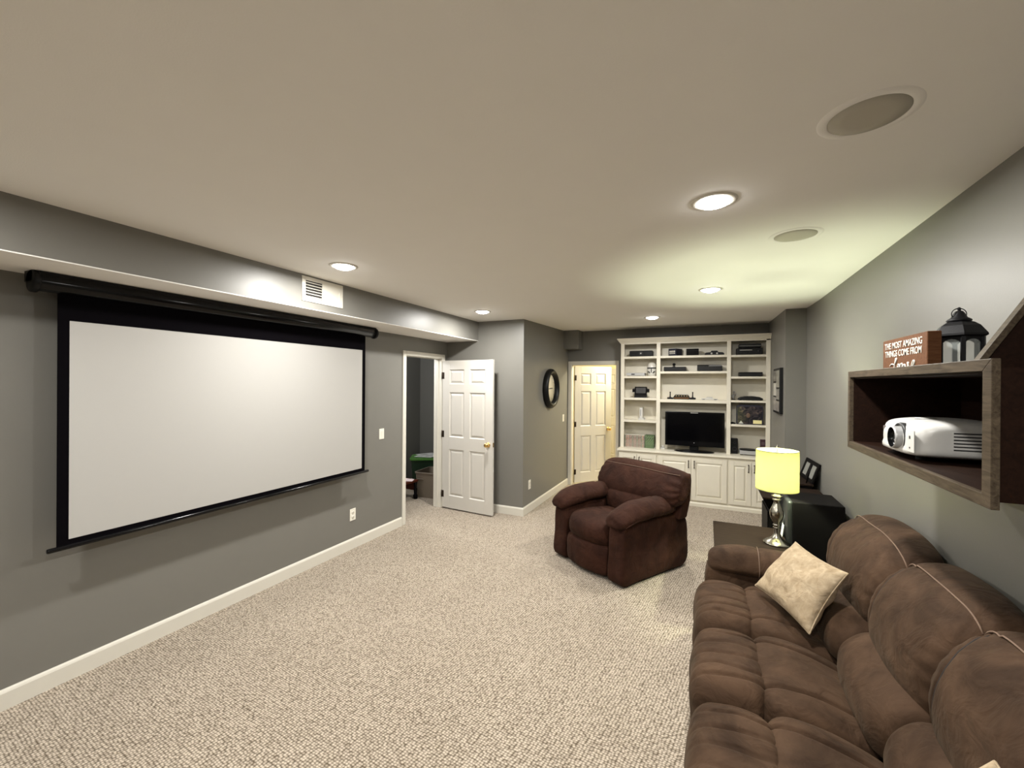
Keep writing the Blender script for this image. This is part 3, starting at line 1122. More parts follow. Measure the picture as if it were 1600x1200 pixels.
z = SH[(1, 2)]
t = bbox_thing('retro_console', 'black retro game console with wood-brown stripe between two joysticks', 'game console', -.44, -.222, z)
m = MB()
m.prism([(-.109, .004), (.109, .004), (.109, .03), (.085, .066), (-.085, .066), (-.109, .03)], 1, 0, .17)
m.build('case', BLACK, t, bevel=.003)
MB().box(-.10, .10, -.003, .001, .01, .028, .001, 1).build('wood_front', wood('toy_wood_strip', (.10, .05, .02), (.2, .11, .05), 8, .4, axis=0), t)
for k in range(5):
    MB().box(-.078 + k * .036, -.060 + k * .036, -.002, .03, .045, .058).build('switch', plain('aged_brass_plastic', (.3, .24, .12), .35) if k == 0 else bpy.data.materials['aged_brass_plastic'], t)
for s in (-1, 1):
    for y in (.03, .14):
        MB().lathe([(.01, 0), (.01, .005)], (s * .09, y, 0), 10).build('foot', BLACK, t)
for x, lab in ((-.486, 'black joystick on the left side of the retro console'), (-.181, 'black joystick on the right side of the retro console')):
    t = thing('joystick', lab, 'joystick', (x, IY + .05, z + .0005), 0, 'joysticks beside the retro console')
    MB().box(-.04, .04, -.04, .04, 0, .026, .005, 2).build('base', BLACK, t)
    MB().lathe([(.018, .026), (.014, .032), (.008, .036), (.007, .09), (.010, .10), (.009, .106), (0, .108)], seg=16, cap=False).build('stick', BLACK, t)
    MB().lathe([(0, 0), (.008, 0), (.007, .004), (0, .004)], (-.026, -.026, .026), 12, cap=False).build('fire_button', plain('joystick_red', (.35, .04, .03), .4) if x < -.3 else bpy.data.materials['joystick_red'], t)
t = bbox_thing('grey_console', 'small light grey game console at the right of third middle shelf', 'game console', -.073, .15, z)
m = MB()
m.prism([(-.11, .0), (.11, .0), (.11, .014), (.05, .018), (.042, .036), (-.042, .036), (-.05, .018), (-.11, .014)], 1, 0, .16)
m.build('case', LGREY, t, bevel=.003)
for s in (-1, 1):
    MB().box(s * .075 - .016, s * .075 + .016, -.002, .001, .003, .010).build('controller_port', DGREY, t)
MB().box(-.03, .03, .03, .09, .036, .038).build('cartridge_flap', SILVER, t)

# television
t = thing('television', 'black flat television on an oval stand in the middle bay', 'television', (-.157, 6.60, CTZ + .0005))
MB().box(-.39, .39, -.018, .02, .075, .565, .006, 2).build('bezel', BLACKG, t)
MB().box(-.362, .362, -.0195, -.017, .150, .542).build('panel', TVG, t)
MB().box(-.30, .30, .02, .07, .16, .5, .015, 2).build('back_shell', BLACK, t)
MB().box(-.05, .05, -.0198, -.0175, .549, .556).build('emblem', LGREY, t, label='small pale emblem bar')
m = MB()
m.lathe([(0, 0), (.262, 0), (.265, .006), (.245, .014), (.06, .02), (.05, .026), (0, .026)], seg=48, M=Matrix.Translation((0, -.02, 0)) @ Matrix.Diagonal((1, .5, 1, 1)), cap=False)
m.build('stand_base', BLACKG, t)
MB().box(-.06, .06, .02, .05, .018, .16, .008, 2).build('stand_neck', BLACK, t)
MB().lathe([(0, 0), (.006, 0), (.005, .002), (0, .003)], (0, -.019, .125), 10, Matrix.Rotation(R(90), 4, 'X'), cap=False).build('power_light', SILVER, t)

t = thing('white_gadget', 'small white gadget on the counter left of the television', 'gadget', (-.585, 6.63, CTZ + .0005))
MB().box(-.03, .03, 0, .06, 0, .022, .006, 3).build('case', WPLAST, t)
MB().lathe([(0, 0), (.018, 0), (.018, .02), (.012, .03), (0, .032)], (0, .03, .022), 18, cap=False).build('dome', WPLAST, t)

# right bay
z = SH[(2, 0)]
t = bbox_thing('stacked_receiver', 'wide black receiver, lower one of the two stacked on the top right shelf', 'receiver', .374, .687, z)
MB().box(-.156, .156, 0, .2, .008, .092, .004, 2).build('case', BLACK, t)
MB().box(-.12, .03, -.002, .001, .062, .070).build('display', LGREY, t)
for k in range(4):
    MB().lathe([(0, 0), (.007, 0), (.006, .006), (0, .006)], (-.09 + k * .03, 0, .03), 12, Matrix.Rotation(R(90), 4, 'X'), cap=False).build('button', DGREY, t)
MB().lathe([(0, 0), (.018, 0), (.016, .012), (0, .012)], (.11, 0, .048), 20, Matrix.Rotation(R(90), 4, 'X'), cap=False).build('dial', DGREY, t)
for s in (-1, 1):
    for y in (.03, .17):
        MB().lathe([(.014, 0), (.014, .009)], (s * .13, y, 0), 10).build('foot', BLACK, t)
t = thing('stacked_console', 'black console, upper one of the two stacked on the top right shelf', 'game console', (.537, IY, z + .093))
MB().box(-.133, .133, 0, .17, .006, .058, .003, 2).build('case', BLACK, t)
MB().box(-.13, .13, -.001, .001, .03, .033).build('front_seam', LGREY, t)
for s in (-1, 1):
    for y in (.03, .14):
        MB().lathe([(.01, 0), (.01, .007)], (s * .11, y, 0), 10).build('foot', BLACK, t)
z = SH[(2, 1)]
t = bbox_thing('flat_console', 'flat black console alone on the second right shelf', 'game console', .406, .689, z)
MB().prism([(0, .006), (.2, .006), (.2, .058), (.02, .060), (.0, .05)], 0, -.141, .141).build('case', BLACK, t, bevel=.003)
MB().box(-.141, .141, -.001, .001, .028, .031).build('front_seam', DGREY, t)
for s in (-1, 1):
    for y in (.03, .17):
        MB().lathe([(.012, 0), (.012, .007)], (s * .12, y, 0), 10).build('foot', BLACK, t)
z = SH[(2, 2)]
t = bbox_thing('curved_console', 'low curved black console on the third right shelf', 'game console', .40, .694, z)
MB().prism([(-.147, .004), (.147, .004), (.146, .028), (.11, .046), (.03, .056), (-.06, .052), (-.12, .038), (-.146, .022)], 1, 0, .2).build('case', BLACK, t, bevel=.006)
MB().box(-.10, .10, -.002, .0005, .016, .019).build('disc_slot', DGREY, t)
for s in (-1, 1):
    for y in (.03, .17):
        MB().lathe([(.012, 0), (.012, .005)], (s * .12, y, 0), 10).build('foot', BLACK, t)
t = thing('wire_figurine', 'small grey figurine left of the curved console, third right shelf', 'figurine', (.345, IY + .08, z + .0005))
MB().lathe([(0, 0), (.026, 0), (.026, .008), (0, .01)], seg=20, cap=False).build('base', DGREY, t)
m = MB()
m.tube([(0, 0, .008), (-.006, 0, .05), (.004, 0, .085)], [.014, .016, .012], 10)
m.lathe([(0, -.016), (.011, -.012), (.015, 0), (.011, .012), (0, .016)], (.004, 0, .108), 14, cap=False)
m.tube([(0, 0, .08), (.025, -.01, .062), (.03, -.02, .09)], .006, 8)
m.tube([(0, 0, .08), (-.026, -.008, .06), (-.022, -.02, .035)], .006, 8)
m.build('figure', SILVER, t)
z = SH[(2, 3)]
t = bbox_thing('collectible_box', 'dark collectible box with a printed figure and yellow sticker, fourth right shelf', 'box', .38, .697, z)
m = MB()
m.prism([(-.158, 0), (.158, 0), (.158, .25), (.12, .268), (-.12, .268), (-.158, .25)], 1, .0, .10)
m.build('carton', NAVY, t, bevel=.003)
MB().box(-.148, .148, -.0015, .0005, .01, .245).build('printed_front', FIGP, t)
MB().box(.04, .142, -.003, -.001, .014, .062).build('sticker', YELLP, t, label='pale yellow sticker')
m = MB()
m.prism([(-.135, .01), (-.075, .01), (-.105, .05)], 1, -.003, -.001)
m.build('corner_print', LGREY, t)
m = MB()
m.lathe([(0, 0), (.03, .0), (.034, .006), (.03, .012), (0, .014)], (-.02, 0, .125), 20, Matrix.Rotation(R(90), 4, 'X') @ Matrix.Diagonal((.7, 1.0, .2, 1)), cap=False)
m.build('figure_face', plain('figure_flesh_print', (.11, .06, .042), .5, var=.4, scale=60), t)
t = thing('puck', 'small black puck left of the collectible box, fourth right shelf', 'gadget', (.335, IY + .03, z + .0005))
MB().lathe([(0, 0), (.032, 0), (.034, .004), (.034, .012), (.026, .02), (0, .022)], seg=24, cap=False).build('case', BLACK, t)
MB().lathe([(0, .0205), (.012, .0215), (.012, .025), (0, .026)], seg=16, cap=False).build('button', DGREY, t)
t = bbox_thing('shelf_speaker', 'small upright black speaker at the left of the right bay counter', 'speaker', .318, .402, CTZ, IY + .06)
MB().box(-.042, .042, 0, .12, 0, .205, .004, 2).build('cabinet', BLACK, t)
for zz, r_ in ((.065, .030), (.15, .016)):
    MB().lathe([(r_, 0), (r_ * .95, .004), (r_ * .8, .002), (r_ * .3, -.006), (0, -.002)], (0, 0, zz), 20, Matrix.Rotation(R(90), 4, 'X'), cap=False).build('cone', DGREY, t)
t = bbox_thing('turntable', 'silver turntable on the counter of the right bay', 'turntable', .415, .715, CTZ, IY - .055)
MB().box(-.149, .149, 0, .22, .012, .062, .004, 2).build('plinth', SILVER, t)
MB().lathe([(0, .062), (.102, .062), (.104, .066), (.102, .074), (0, .074)], (-.04, .11, 0), 40, cap=False).build('platter', BLACK, t)
m = MB()
m.tube([(.118, .18, .07), (.118, .18, .09), (.108, .11, .09), (.04, .05, .082)], .005, 8)
m.lathe([(0, .06), (.018, .06), (.018, .085), (0, .085)], (.118, .18, 0), 16, cap=False)
m.build('tone_arm', CHROME, t)
for s in (-1, 1):
    for y in (.03, .19):
        MB().lathe([(.018, 0), (.018, .013)], (s * .125, y, 0), 12).build('foot', BLACK, t)
t = thing('maroon_box', 'small dark maroon box behind the turntable, right bay', 'box', (.725, IY + .205, CTZ + .0005))
MB().box(-.042, .042, -.035, .012, 0, .20, .002, 1).build('carton', DRED, t)
MB().box(-.03, .01, -.0365, -.0345, .13, .17).build('print', plain('dim_print', (.12, .07, .08), .5), t)

# collage frame on the niche wall
t = thing('collage_frame', 'tall narrow dark photo collage frame on the niche wall beside the bookcase', 'picture frame', (XN, 5.82, 1.62))
MB().box(-.034, -.001, -.245, .245, -.262, .262, .004, 2).build('frame', BLACK, t)
k = 0
for a, b, c, d in ((-.215, -.01, .04, .235), (.01, .215, .11, .235), (.01, .215, -.06, .09), (-.215, -.01, -.10, .02), (.01, .215, -.235, -.08), (-.215, -.01, -.235, -.12)):
    MB().box(-.0365, -.033, a, b, c, d).build('photo', plain('faded_photo_%s' % 'abcdef'[k], [(.25, .24, .2), (.16, .15, .13), (.5, .48, .42), (.2, .19, .17), (.3, .28, .25), (.22, .2, .18)][k], .3, var=.5, scale=18), t)
    k += 1


# ------------------------------------------------------------------ recliner
def wrinkle(amp, freq, seed):
    def f(u, t, v, tn):
        return amp * (noise.noise((u * freq + seed, t * freq, v * freq)) + .5 * noise.noise((u * freq * 2.3, t * freq * 2.3 + seed, v * freq * 2.3)))
    return f


t = thing('recliner', 'dark brown suede recliner armchair standing alone on the carpet', 'armchair', (-.745, 4.15, 0), R(-31.5))
RM = SUEDED
AX = lambda u, x, v: (x, u, v)       # profile in (y,z), swept along x
AYm = lambda u, y, v: (u, y, v)      # profile in (x,z), swept along y
m = MB()
m.box(-.40, .40, -.36, .36, .03, .25, .02, 2)
m.build('base_frame', RM, t)
for s, nm in ((-1, 'left'), (1, 'right')):
    # side body: tall rounded panel
    x0, x1 = sorted((s * .262, s * .45))
    m = MB()
    xm = (x0 + x1) / 2
    hw = (x1 - x0) / 2
    prof = [(-.462, .03), (-.462, .25), (-.452, .46), (-.41, .525), (-.30, .535), (.0, .52), (.30, .49), (.40, .45), (.43, .30), (.41, .04), (.1, .02), (-.25, .02)]
    loft(m, prof, x0, x1, AX, p=10, M=72, N=22, disp=wrinkle(.004, 6, 3 + s))
    m.build('arm_body', RM, t)
    # overstuffed arm pad drooping over the front
    m = MB()
    prof = [(xm - .125, .55), (xm - .12, .60), (xm - .06, .655), (xm, .668), (xm + .06, .655), (xm + .12, .60), (xm + .125, .55), (xm + .08, .515), (xm, .52), (xm - .08, .515)]

    def pad(u, y, v, s=s, xm=xm):
        k = (y + .10) / .38
        droop = -.06 * max(0, -k) ** 2.4
        narrow = 1 - .22 * max(0, k) ** 2
        rise = -.02 * max(0, k) ** 2
        return (xm + (u - xm) * narrow, y, v + droop + rise + .012)
    loft(m, prof, -.50, .28, pad, p=4.4, M=48, N=34, disp=lambda u, tt, v, tn: .010 * noise.noise((u * 6, tt * 6, v * 6 + s)) - .007 * math.exp(-((tt - .05) / .008) ** 2))
    m.build('arm_pad', RM, t)
    # welt under the pad
    sm = MB()
    pts = []
    for y in np.linspace(-.46, .24, 24):
        k = (y + .10) / .38
        pts.append((xm + s * (.118 - .03 * max(0, k) ** 2), y, .563 - .054 * max(0, -k) ** 2.2 - .02 * max(0, k) ** 2))
    sm.tube(pts, .004, 6)
    sm.build('welt', RM, t)
# seat cushion with bowed front
m = MB()
prof = [(-.40, .27), (-.455, .33), (-.46, .40), (-.42, .462), (-.33, .485), (-.15, .478), (.10, .45), (.20, .43), (.22, .30), (.0, .26), (-.25, .25)]


def seatf(u, x, v):
    bow = .055 * (1 - (x / .265) ** 2) * max(0, min(1, (-u - .1) / .3))
    return (x, u - bow, v)


loft(m, prof, -.262, .262, seatf, p=7, M=64, N=34, disp=lambda u, tt, v, tn: .009 * noise.noise((u * 7, tt * 7, v * 7)) - .012 * math.exp(-((u + .12) / .014) ** 2) * (v > .4) - .008 * math.exp(-((tt + .02 + .5 * (u + .1)) / .012) ** 2) * (v > .4 and u > -.12))
m.build('seat_cushion', RM, t)
m = MB()
prof = [(-.36, .035), (-.445, .04), (-.462, .15), (-.458, .24), (-.43, .285), (-.36, .285), (-.33, .17)]
loft(m, prof, -.258, .258, seatf, p=8, M=48, N=34, disp=lambda u, tt, v, tn: -.008 * (math.exp(-((tt - .10) / .010) ** 2) + math.exp(-((tt + .10) / .010) ** 2)) * (u < -.4) + .004 * noise.noise((tt * 9, v * 9, 1)))
m.build('footrest', RM, t)
# lumbar roll
m = MB()
prof = [(.07, .44), (.045, .52), (.07, .60), (.14, .66), (.26, .68), (.30, .55), (.24, .43)]
loft(m, prof, -.27, .27, AX, p=6, M=48, N=30, disp=wrinkle(.008, 6, 9))
m.build('lumbar_cushion', RM, t)
# big upper back cushion, full width, tilted back
m = MB()
prof = [(.155, .575), (.11, .63), (.12, .72), (.19, .82), (.27, .885), (.34, .895), (.395, .865), (.39, .78), (.35, .66), (.27, .58)]


def backdisp(u, tt, v, tn):
    a = abs(tt)
    pleat = .006 * math.sin(v * 95) * max(0, (a - .36) / .1) * (a > .36)
    return .010 * noise.noise((u * 5, tt * 4, v * 5 + 7)) + pleat + .018 * (1 - (tt / .46) ** 2) - .006 * math.exp(-((v - .852 - .05 * (tt + .46) * 0) / .006) ** 2) * (u < .26)


loft(m, prof, -.455, .515, AX, p=7, M=64, N=52, disp=backdisp)
bc = m.build('back_cushion', RM, t)
m = MB()
m.prism([(.22, .47), (.34, .47), (.395, .62), (.412, .80), (.40, .868), (.34, .84), (.27, .60)], 0, -.43, .485)
m.build('back_shell', RM, t, bevel=.012)
sm = MB()
sm.tube([(x, .238 - .018 * (1 - (x / .46) ** 2), .868 + .004 * math.cos(x * 8)) for x in np.linspace(-.43, .48, 30)], .0028, 6)
sm.build('seam', STITCH, bc, label='tan stitched seam')
for sx in (-1, 1):
    for sy in (-.32, .30):
        MB().lathe([(.028, 0), (.03, .03)], (sx * .34, sy, 0), 14).build('foot', BLACK, t)

# ------------------------------------------------------------------ sofa (world coordinates, root at its base)
t = thing('sofa', 'long brown suede three-seat reclining sofa along the right wall', 'sofa', (.45, 2.11, 0))
o = t.location
SM = SUEDE
AY = lambda u, y, v: (u, y, v)
m = MB(o)
m.box(.02, .90, 1.05, 3.18, .04, .26, .02, 2)
m.box(.84, .935, 1.05, 3.18, .1, .84, .03, 3)
m.build('frame', SM, t)
seats = [(2.41, 2.975), (1.862, 2.41), (1.314, 1.862)]
for i, (y0, y1) in enumerate(seats):
    g = .004
    sd = i * 11.3
    yc_ = (y0 + y1) / 2
    # front roll / footrest
    m = MB(o)
    prof = [(-.035, .07), (-.055, .20), (-.062, .33), (-.050, .42), (-.005, .478), (.08, .500), (.17, .497), (.225, .47), (.24, .38), (.22, .20), (.16, .06)]

    def rd(u, tt, v, tn, sd=sd, y0=y0):
        w = noise.noise((tt * 3, sd, 0)) * .5
        cr = .0
        for q in (.10, .165, .25, .335, .42, .475):
            cr -= .015 * math.exp(-((tt - y0 - q - .10 * (u - .08) ** 2 * 6 - .012 * noise.noise((u * 9, q * 50, sd))) / .0075) ** 2) * max(0, min(1, (u + .06) / .1))
        return .010 * noise.noise((u * 6 + sd, tt * 7, v * 6)) + (cr * max(0, noise.noise((u * 5, tt * 6, sd)) + .75) if v > .4 else 0)
    loft(m, prof, y0 + g, y1 - g, AY, p=4.2, M=72, N=120, disp=rd)
    m.build('footrest', SM, t)
    # seat pad with two seams
    m = MB(o)
    prof = [(.20, .30), (.195, .42), (.225, .475), (.30, .488), (.42, .468), (.55, .425), (.60, .38), (.59, .26), (.40, .25)]

    def pd(u, tt, v, tn, y0=y0, sd=sd):
        if v < .36:
            return 0
        s1 = y0 + .115 + .02 * math.sin((u - .2) * 5)
        s2 = y0 + .445 - .02 * math.sin((u - .2) * 5)
        d = -.022 * (math.exp(-((tt - s1) / .008) ** 2) + math.exp(-((tt - s2) / .008) ** 2))
        mid = .012 * math.exp(-((tt - (s1 + s2) / 2) / .11) ** 2)
        return d + mid + .008 * noise.noise((u * 6, tt * 6, sd))
    loft(m, prof, y0 + g, y1 - g, AY, p=6, M=64, N=110, disp=pd)
    m.build('seat_pad', SM, t)
    # lumbar roll
    m = MB(o)
    b0, b1 = y0 - .065, y1 - (-.06 if i == 0 else .05)
    prof = [(.552, .410), (.526, .462), (.537, .535), (.580, .592), (.64, .628), (.72, .625), (.74, .51), (.65, .40)]
    loft(m, prof, b0 + .002, b1 - .002, AY, p=4, M=48, N=44,
         disp=lambda u, tt, v, tn, sd=sd, y1=b1: .010 * noise.noise((u * 6 + sd, tt * 6, v * 6)) + .012 - .007 * math.exp(-((tt - y1 + .07) / .007) ** 2))
    m.build('lumbar_cushion', SM, t)
    # tall upper back cushion
    m = MB(o)
    prof = [(.69, .550), (.650, .600), (.634, .685), (.650, .795), (.705, .890), (.785, .955), (.86, .978), (.922, .965), (.942, .91), (.93, .74), (.87, .585), (.78, .54)]

    def bd(u, tt, v, tn, y0=b0, y1=b1, sd=sd):
        e0 = max(0, 1 - (tt - y0) / .16)
        e1 = max(0, 1 - (y1 - tt) / .12)
        pl = .0045 * math.sin((u * .55 + v) * 85 + 3 * noise.noise((tt * 9, v * 8, sd))) * (max(e0, .6 * e1)) ** 1.2
        seam = -.007 * math.exp(-((u - .775 + .012 * math.cos((tt - y0) * 10)) / .007) ** 2) * (v > .88)
        side = -.012 * math.exp(-((tt - y1 + .10 - .05 * ((v - .75) / .2) ** 2) / .007) ** 2) * (u < .78)
        return .012 * noise.noise((u * 4 + sd, tt * 4, v * 4)) + pl + seam + side + .012 * (1 - tn * tn)
    loft(m, prof, b0 - .012, b1 + (.05 if i == 0 else .012), AY, p=4.6, M=80, N=104, disp=bd)
    bc = m.build('back_cushion', SM, t)
    sm = MB(o)
    pts = []
    e0_, e1_ = b0 - .012, b1 + (.05 if i == 0 else .012)
    cc = catmull(prof, 80).mean(0)
    for tt in np.linspace(e0_ + .025, e1_ - .025, 36):
        tn = (tt - (e0_ + e1_) / 2) / ((e1_ - e0_) / 2)
        sc = max(1 - abs(tn) ** 4.6, 0) ** (1 / 4.6)
        d = np.array((.785, .955)) - cc
        L = np.hypot(*d)
        q = cc + d * sc + d / L * (bd(.72, tt, .86, tn) + .002) * sc
        pts.append((q[0], tt, q[1]))
    sm.tube(pts, .003, 6)
    sm.build('seam', STITCH, bc, label='tan stitched seam')
    ring = catmull(prof, 80)
    sel = [q for q in ring if q[0] < .785 and .60 < q[1] < .955]
    sel.sort(key=lambda q: q[1])
    pts = []
    for q in sel:
        tt = b1 - .10 + .05 * ((q[1] - .75) / .2) ** 2
        tn = (tt - (e0_ + e1_) / 2) / ((e1_ - e0_) / 2)
        sc = max(1 - abs(tn) ** 4.6, 0) ** (1 / 4.6)
        d = q - cc
        L = np.hypot(*d)
        w = cc + d * sc + d / L * (bd(q[0], tt, q[1], tn) + .0055) * sc
        pts.append((w[0], tt, w[1]))
    sm = MB(o)
    sm.tube(pts, .0034, 6)
    sm.build('seam', SEAMD, bc, label='dark side seam')
for k, (y0, y1) in enumerate(((2.977, 3.20), (1.09, 1.312))):
    m = MB(o)
    prof = [(.005, .06), (-.005, .30), (.005, .47), (.05, .535), (.30, .54), (.60, .53), (.86, .50), (.90, .30), (.88, .06)]
    loft(m, prof, y0 + .01, y1 - .005, AY, p=8, M=56, N=20, disp=wrinkle(.004, 6, k))
    m.build('arm_body', SM, t)
    m = MB(o)
    ym = (y0 + y1) / 2
    prof = [(ym - .128, .53), (ym - .125, .575), (ym - .075, .632), (ym, .648), (ym + .075, .632), (ym + .122, .575), (ym + .122, .53), (ym + .07, .495), (ym - .07, .492)]

    def padx(u, x, v):
        k_ = max(0, (.2 - x) / .2)
        return (x, u, v - .03 * k_ ** 2)
    loft(m, prof, .015, .66, padx, p=4, M=56, N=44, disp=lambda u, tt, v, tn: .008 * noise.noise((u * 6, tt * 6, v * 6)) - .007 * math.exp(-((tt - .30) / .006) ** 2))
    ap = m.build('arm_pad', SM, t)
    sm = MB(o)
    ring = catmull(prof, 40)
    cc = ring.mean(0)
    sm.tube([(.30, cc[0] + (a - cc[0]) * 1.0, cc[1] + (b - cc[1]) * 1.0) for a, b in ring], .0028, 6, closed=True)
    sm.build('seam', STITCH, ap, label='tan stitched seam')
for x in (.1, .82):
    for y in (1.12, 2.1, 3.1):
        MB(o).lathe([(.028, 0), (.03, .045)], (x, y, 0), 14).build('foot', BLACK, t)


# ------------------------------------------------------------------ throw pillows
def pillow(name, label, corners, thick, mat, flip=1):
    """corners B, L, T, R in world space"""
    Bc, Lc, Tc, Rc = [Vector(c) for c in corners]
    c = (Bc + Lc + Tc + Rc) / 4
    t = thing(name, label, 'pillow', c)
    nrm = ((Tc - Bc).cross(Rc - Lc)).normalized() * flip
    n = 40
    m = MB()
    for s in (1, -1):
        vs, fs = [], []
        for i in range(n + 1):
            for j in range(n + 1):
                u, v = math.sin((i / n - .5) * math.pi), math.sin((j / n - .5) * math.pi)
                pu = u * (1 - .085 * (1 - v * v) * abs(u) ** 3)
                pv = v * (1 - .085 * (1 - u * u) * abs(v) ** 3)
                a, b = (pu + 1) / 2, (pv + 1) / 2
                p = Bc * (1 - a) * (1 - b) + Lc * a * (1 - b) + Tc * a * b + Rc * (1 - a) * b
                hgt = thick * ((1 - u * u) * (1 - v * v)) ** .42
                edge = (abs(u) ** 6 + abs(v) ** 6)
                w = .010 * noise.noise((u * 2.5, v * 2.5, s)) + .006 * noise.noise((u * 7, v * 3, s)) * min(1, edge * 1.5)
                hgt = max(0, hgt + w * min(1, hgt / thick * 3))
                vs.append(p - c + nrm * s * hgt)
        for i in range(n):
            for j in range(n):
                q = (i * (n + 1) + j, (i + 1) * (n + 1) + j, (i + 1) * (n + 1) + j + 1, i * (n + 1) + j + 1)
                fs.append(q if s > 0 else q[::-1])
        m.add(vs, fs, True)
    m.build('cushion', mat, t)
    pm = MB()
    pts = []
    N = 24
    seq = [(Bc, Lc), (Lc, Tc), (Tc, Rc), (Rc, Bc)]
    for e_ in range(4):
        for k in range(N):
            w = math.sin((k / N - .5) * math.pi)
            bow = .085 * (1 - w * w)
            a = (w + 1) / 2
            p = seq[e_][0].lerp(seq[e_][1], a)
            p = p + (c - p).normalized() * 0 + ((c - (seq[e_][0] + seq[e_][1]) / 2)) * bow
            pts.append(p - c)
    pm.tube(pts, .0035, 6, closed=True)
    pm.build('edge_seam', mat, t)
    return t


pillow('throw_pillow', 'cream velvet throw pillow leaning on the far seat of the brown sofa',
       [(.452, 2.42, .505), (.262, 2.80, .535), (.462, 2.84, .802), (.615, 2.49, .795)], .072, CREAM)
pillow('throw_pillow', 'second cream pillow, only its tip in view on the near seat',
       [(.40, 1.05, .715), (.36, 1.22, .725), (.577, 1.28, .868), (.605, 1.10, .862)], .045, CREAM)

# ------------------------------------------------------------------ end table, lamp
t = thing('end_table', 'low dark wood end table behind the far arm of the sofa', 'table', (.30, 3.77, 0))
o = t.location
MB(o).box(.06, .56, 3.43, 4.10, .468, .5, .003, 2).build('tabletop', TABLEW, t)
m = MB(o)
m.box(.085, .535, 3.455, 3.475, .39, .468)
m.box(.085, .535, 4.055, 4.075, .39, .468)
m.box(.085, .105, 3.475, 4.055, .39, .468)
m.box(.515, .535, 3.475, 4.055, .39, .468)
m.build('apron', TABLEW, t)
for x in (.075, .495):
    for y in (3.445, 4.035):
        MB(o).box(x, x + .05, y, y + .05, 0, .468, .003, 1).build('leg', TABLEW, t)
MB(o).box(.10, .52, 3.48, 4.05, .14, .165, .003, 1).build('lower_shelf', TABLEW, t)

t = thing('table_lamp', 'lit table lamp with yellow drum shade and nickel baluster base', 'lamp', (.4845, 3.715, .5005))
MB().lathe([(0, 0), (.088, 0), (.09, .006), (.084, .012), (.07, .022), (.045, .036), (.026, .055), (.018, .085), (.016, .11)], seg=40, cap=False).build('foot', NICKEL, t)
MB().lathe([(.016, .11), (.024, .115), (.024, .122), (.017, .128), (.025, .135), (.025, .143), (.017, .149), (.022, .156), (.036, .18), (.047, .215), (.045, .245), (.032, .275), (.022, .30), (.019, .318), (.030, .326), (.030, .334), (.018, .34), (.036, .352), (.038, .358), (.02, .366), (.02, .38), (.028, .386), (.016, .392), (.014, .42), (0, .42)], seg=40, cap=False).build('stem', NICKEL, t)
MB().lathe([(0, .42), (.017, .42), (.019, .46), (.012, .465), (0, .465)], seg=20, cap=False).build('socket', BRASS, t)
MB().lathe([(0, .51), (.014, .505), (.02, .495), (.022, .485), (.017, .472), (.012, .465)], seg=20, cap=False).build('bulb', emit('warm_bulb', (1, .95, .7), 30), t)
m = MB()
m.lathe([(.140, .405), (.1395, .55), (.139, .697)], seg=64, cap=False)
m.lathe([(.1375, .405), (.137, .55), (.1365, .697)], seg=64, cap=False)
m.build('shade', SHADE, t, label='glowing yellow drum shade')
for zz, r_ in ((.405, .139), (.697, .138)):
    m = MB()
    m.tube([(r_ * math.cos(a), r_ * math.sin(a), zz) for a in np.linspace(0, 2 * math.pi, 64, endpoint=False)], .0022, 6, closed=True)
    m.build('shade_rim', SHADE, t)
m = MB()
for k in range(3):
    a = k * 2 * math.pi / 3 + .4
    m.tube([(0, 0, .69), (.137 * math.cos(a), .137 * math.sin(a), .695)], .0018, 6)
m.tube([(.0, .0, .69), (.0, .0, .715)], .004, 8)
for s in (-1, 1):
    m.tube([(s * .012, 0, .44), (s * .035, 0, .48), (s * .04, 0, .58), (s * .02, 0, .67), (0, 0, .69)], .0018, 6)
m.build('harp', NICKEL, t)
MB().lathe([(0, .712), (.007, .714), (.009, .722), (.006, .73), (.003, .738), (0, .74)], seg=16, cap=False).build('finial', NICKEL, t)

# black subwoofer between end table and wall
t = thing('subwoofer', 'large black floor speaker between the end table and the wall', 'speaker', (.75, 4.0, 0))
o = t.location
m = MB(o)
m.box(.60, .925, 3.815, 4.19, .02, .80, .006, 2)
m.build('cabinet', EBONY, t)
m = MB(o)
m.box(.568, .605, 3.812, 4.193, .02, .803, .016, 4)
m.build('front_baffle', plain('satin_grey_black', (.016, .017, .0165), .38, spec=.3), t)
Mx = Matrix.Rotation(R(-90), 4, 'Y')
for zz, r_ in ((.30, .13), (.62, .055)):
    MB(o).lathe([(r_, 0), (r_ * .96, .008), (r_ * .85, .003), (r_ * .35, -.01), (0, -.004)], (.568, 4.0, zz), 36, Mx, cap=False).build('driver_cone', DGREY, t)
for x in (.63, .89):
    for y in (3.86, 4.15):
        MB(o).lathe([(.02, 0), (.02, .022)], (x, y, 0), 12).build('foot', BLACK, t)

# dark console along the right wall, beyond the subwoofer
t = thing('console_cabinet', 'black wood console cabinet right behind the table lamp, beyond the floor speaker', 'cabinet', (.70, 4.48, 0))
o = t.location
MB(o).box(.50, .925, 4.255, 4.70, .05, .60).build('body', EBONY, t, bevel=.003)
m = MB(o)
m.add([(.50, 4.255, .60), (.925, 4.255, .60), (.925, 4.70, .60), (.50, 4.70, .60),
       (.447, 4.215, .708), (.94, 4.215, .708), (.94, 4.74, .708), (.447, 4.74, .708)],
      [(0, 1, 5, 4), (1, 2, 6, 5), (2, 3, 7, 6), (3, 0, 4, 7), (3, 2, 1, 0), (4, 5, 6, 7)])
m.build('cove_moulding', EBONY, t)
MB(o).box(.444, .945, 4.212, 4.743, .708, .722, .002, 1).build('tabletop', TABLEW, t)
dd = MB(o).box(.488, .500, 4.275, 4.68, .07, .585, .002, 1).build('door', EBONY, t)
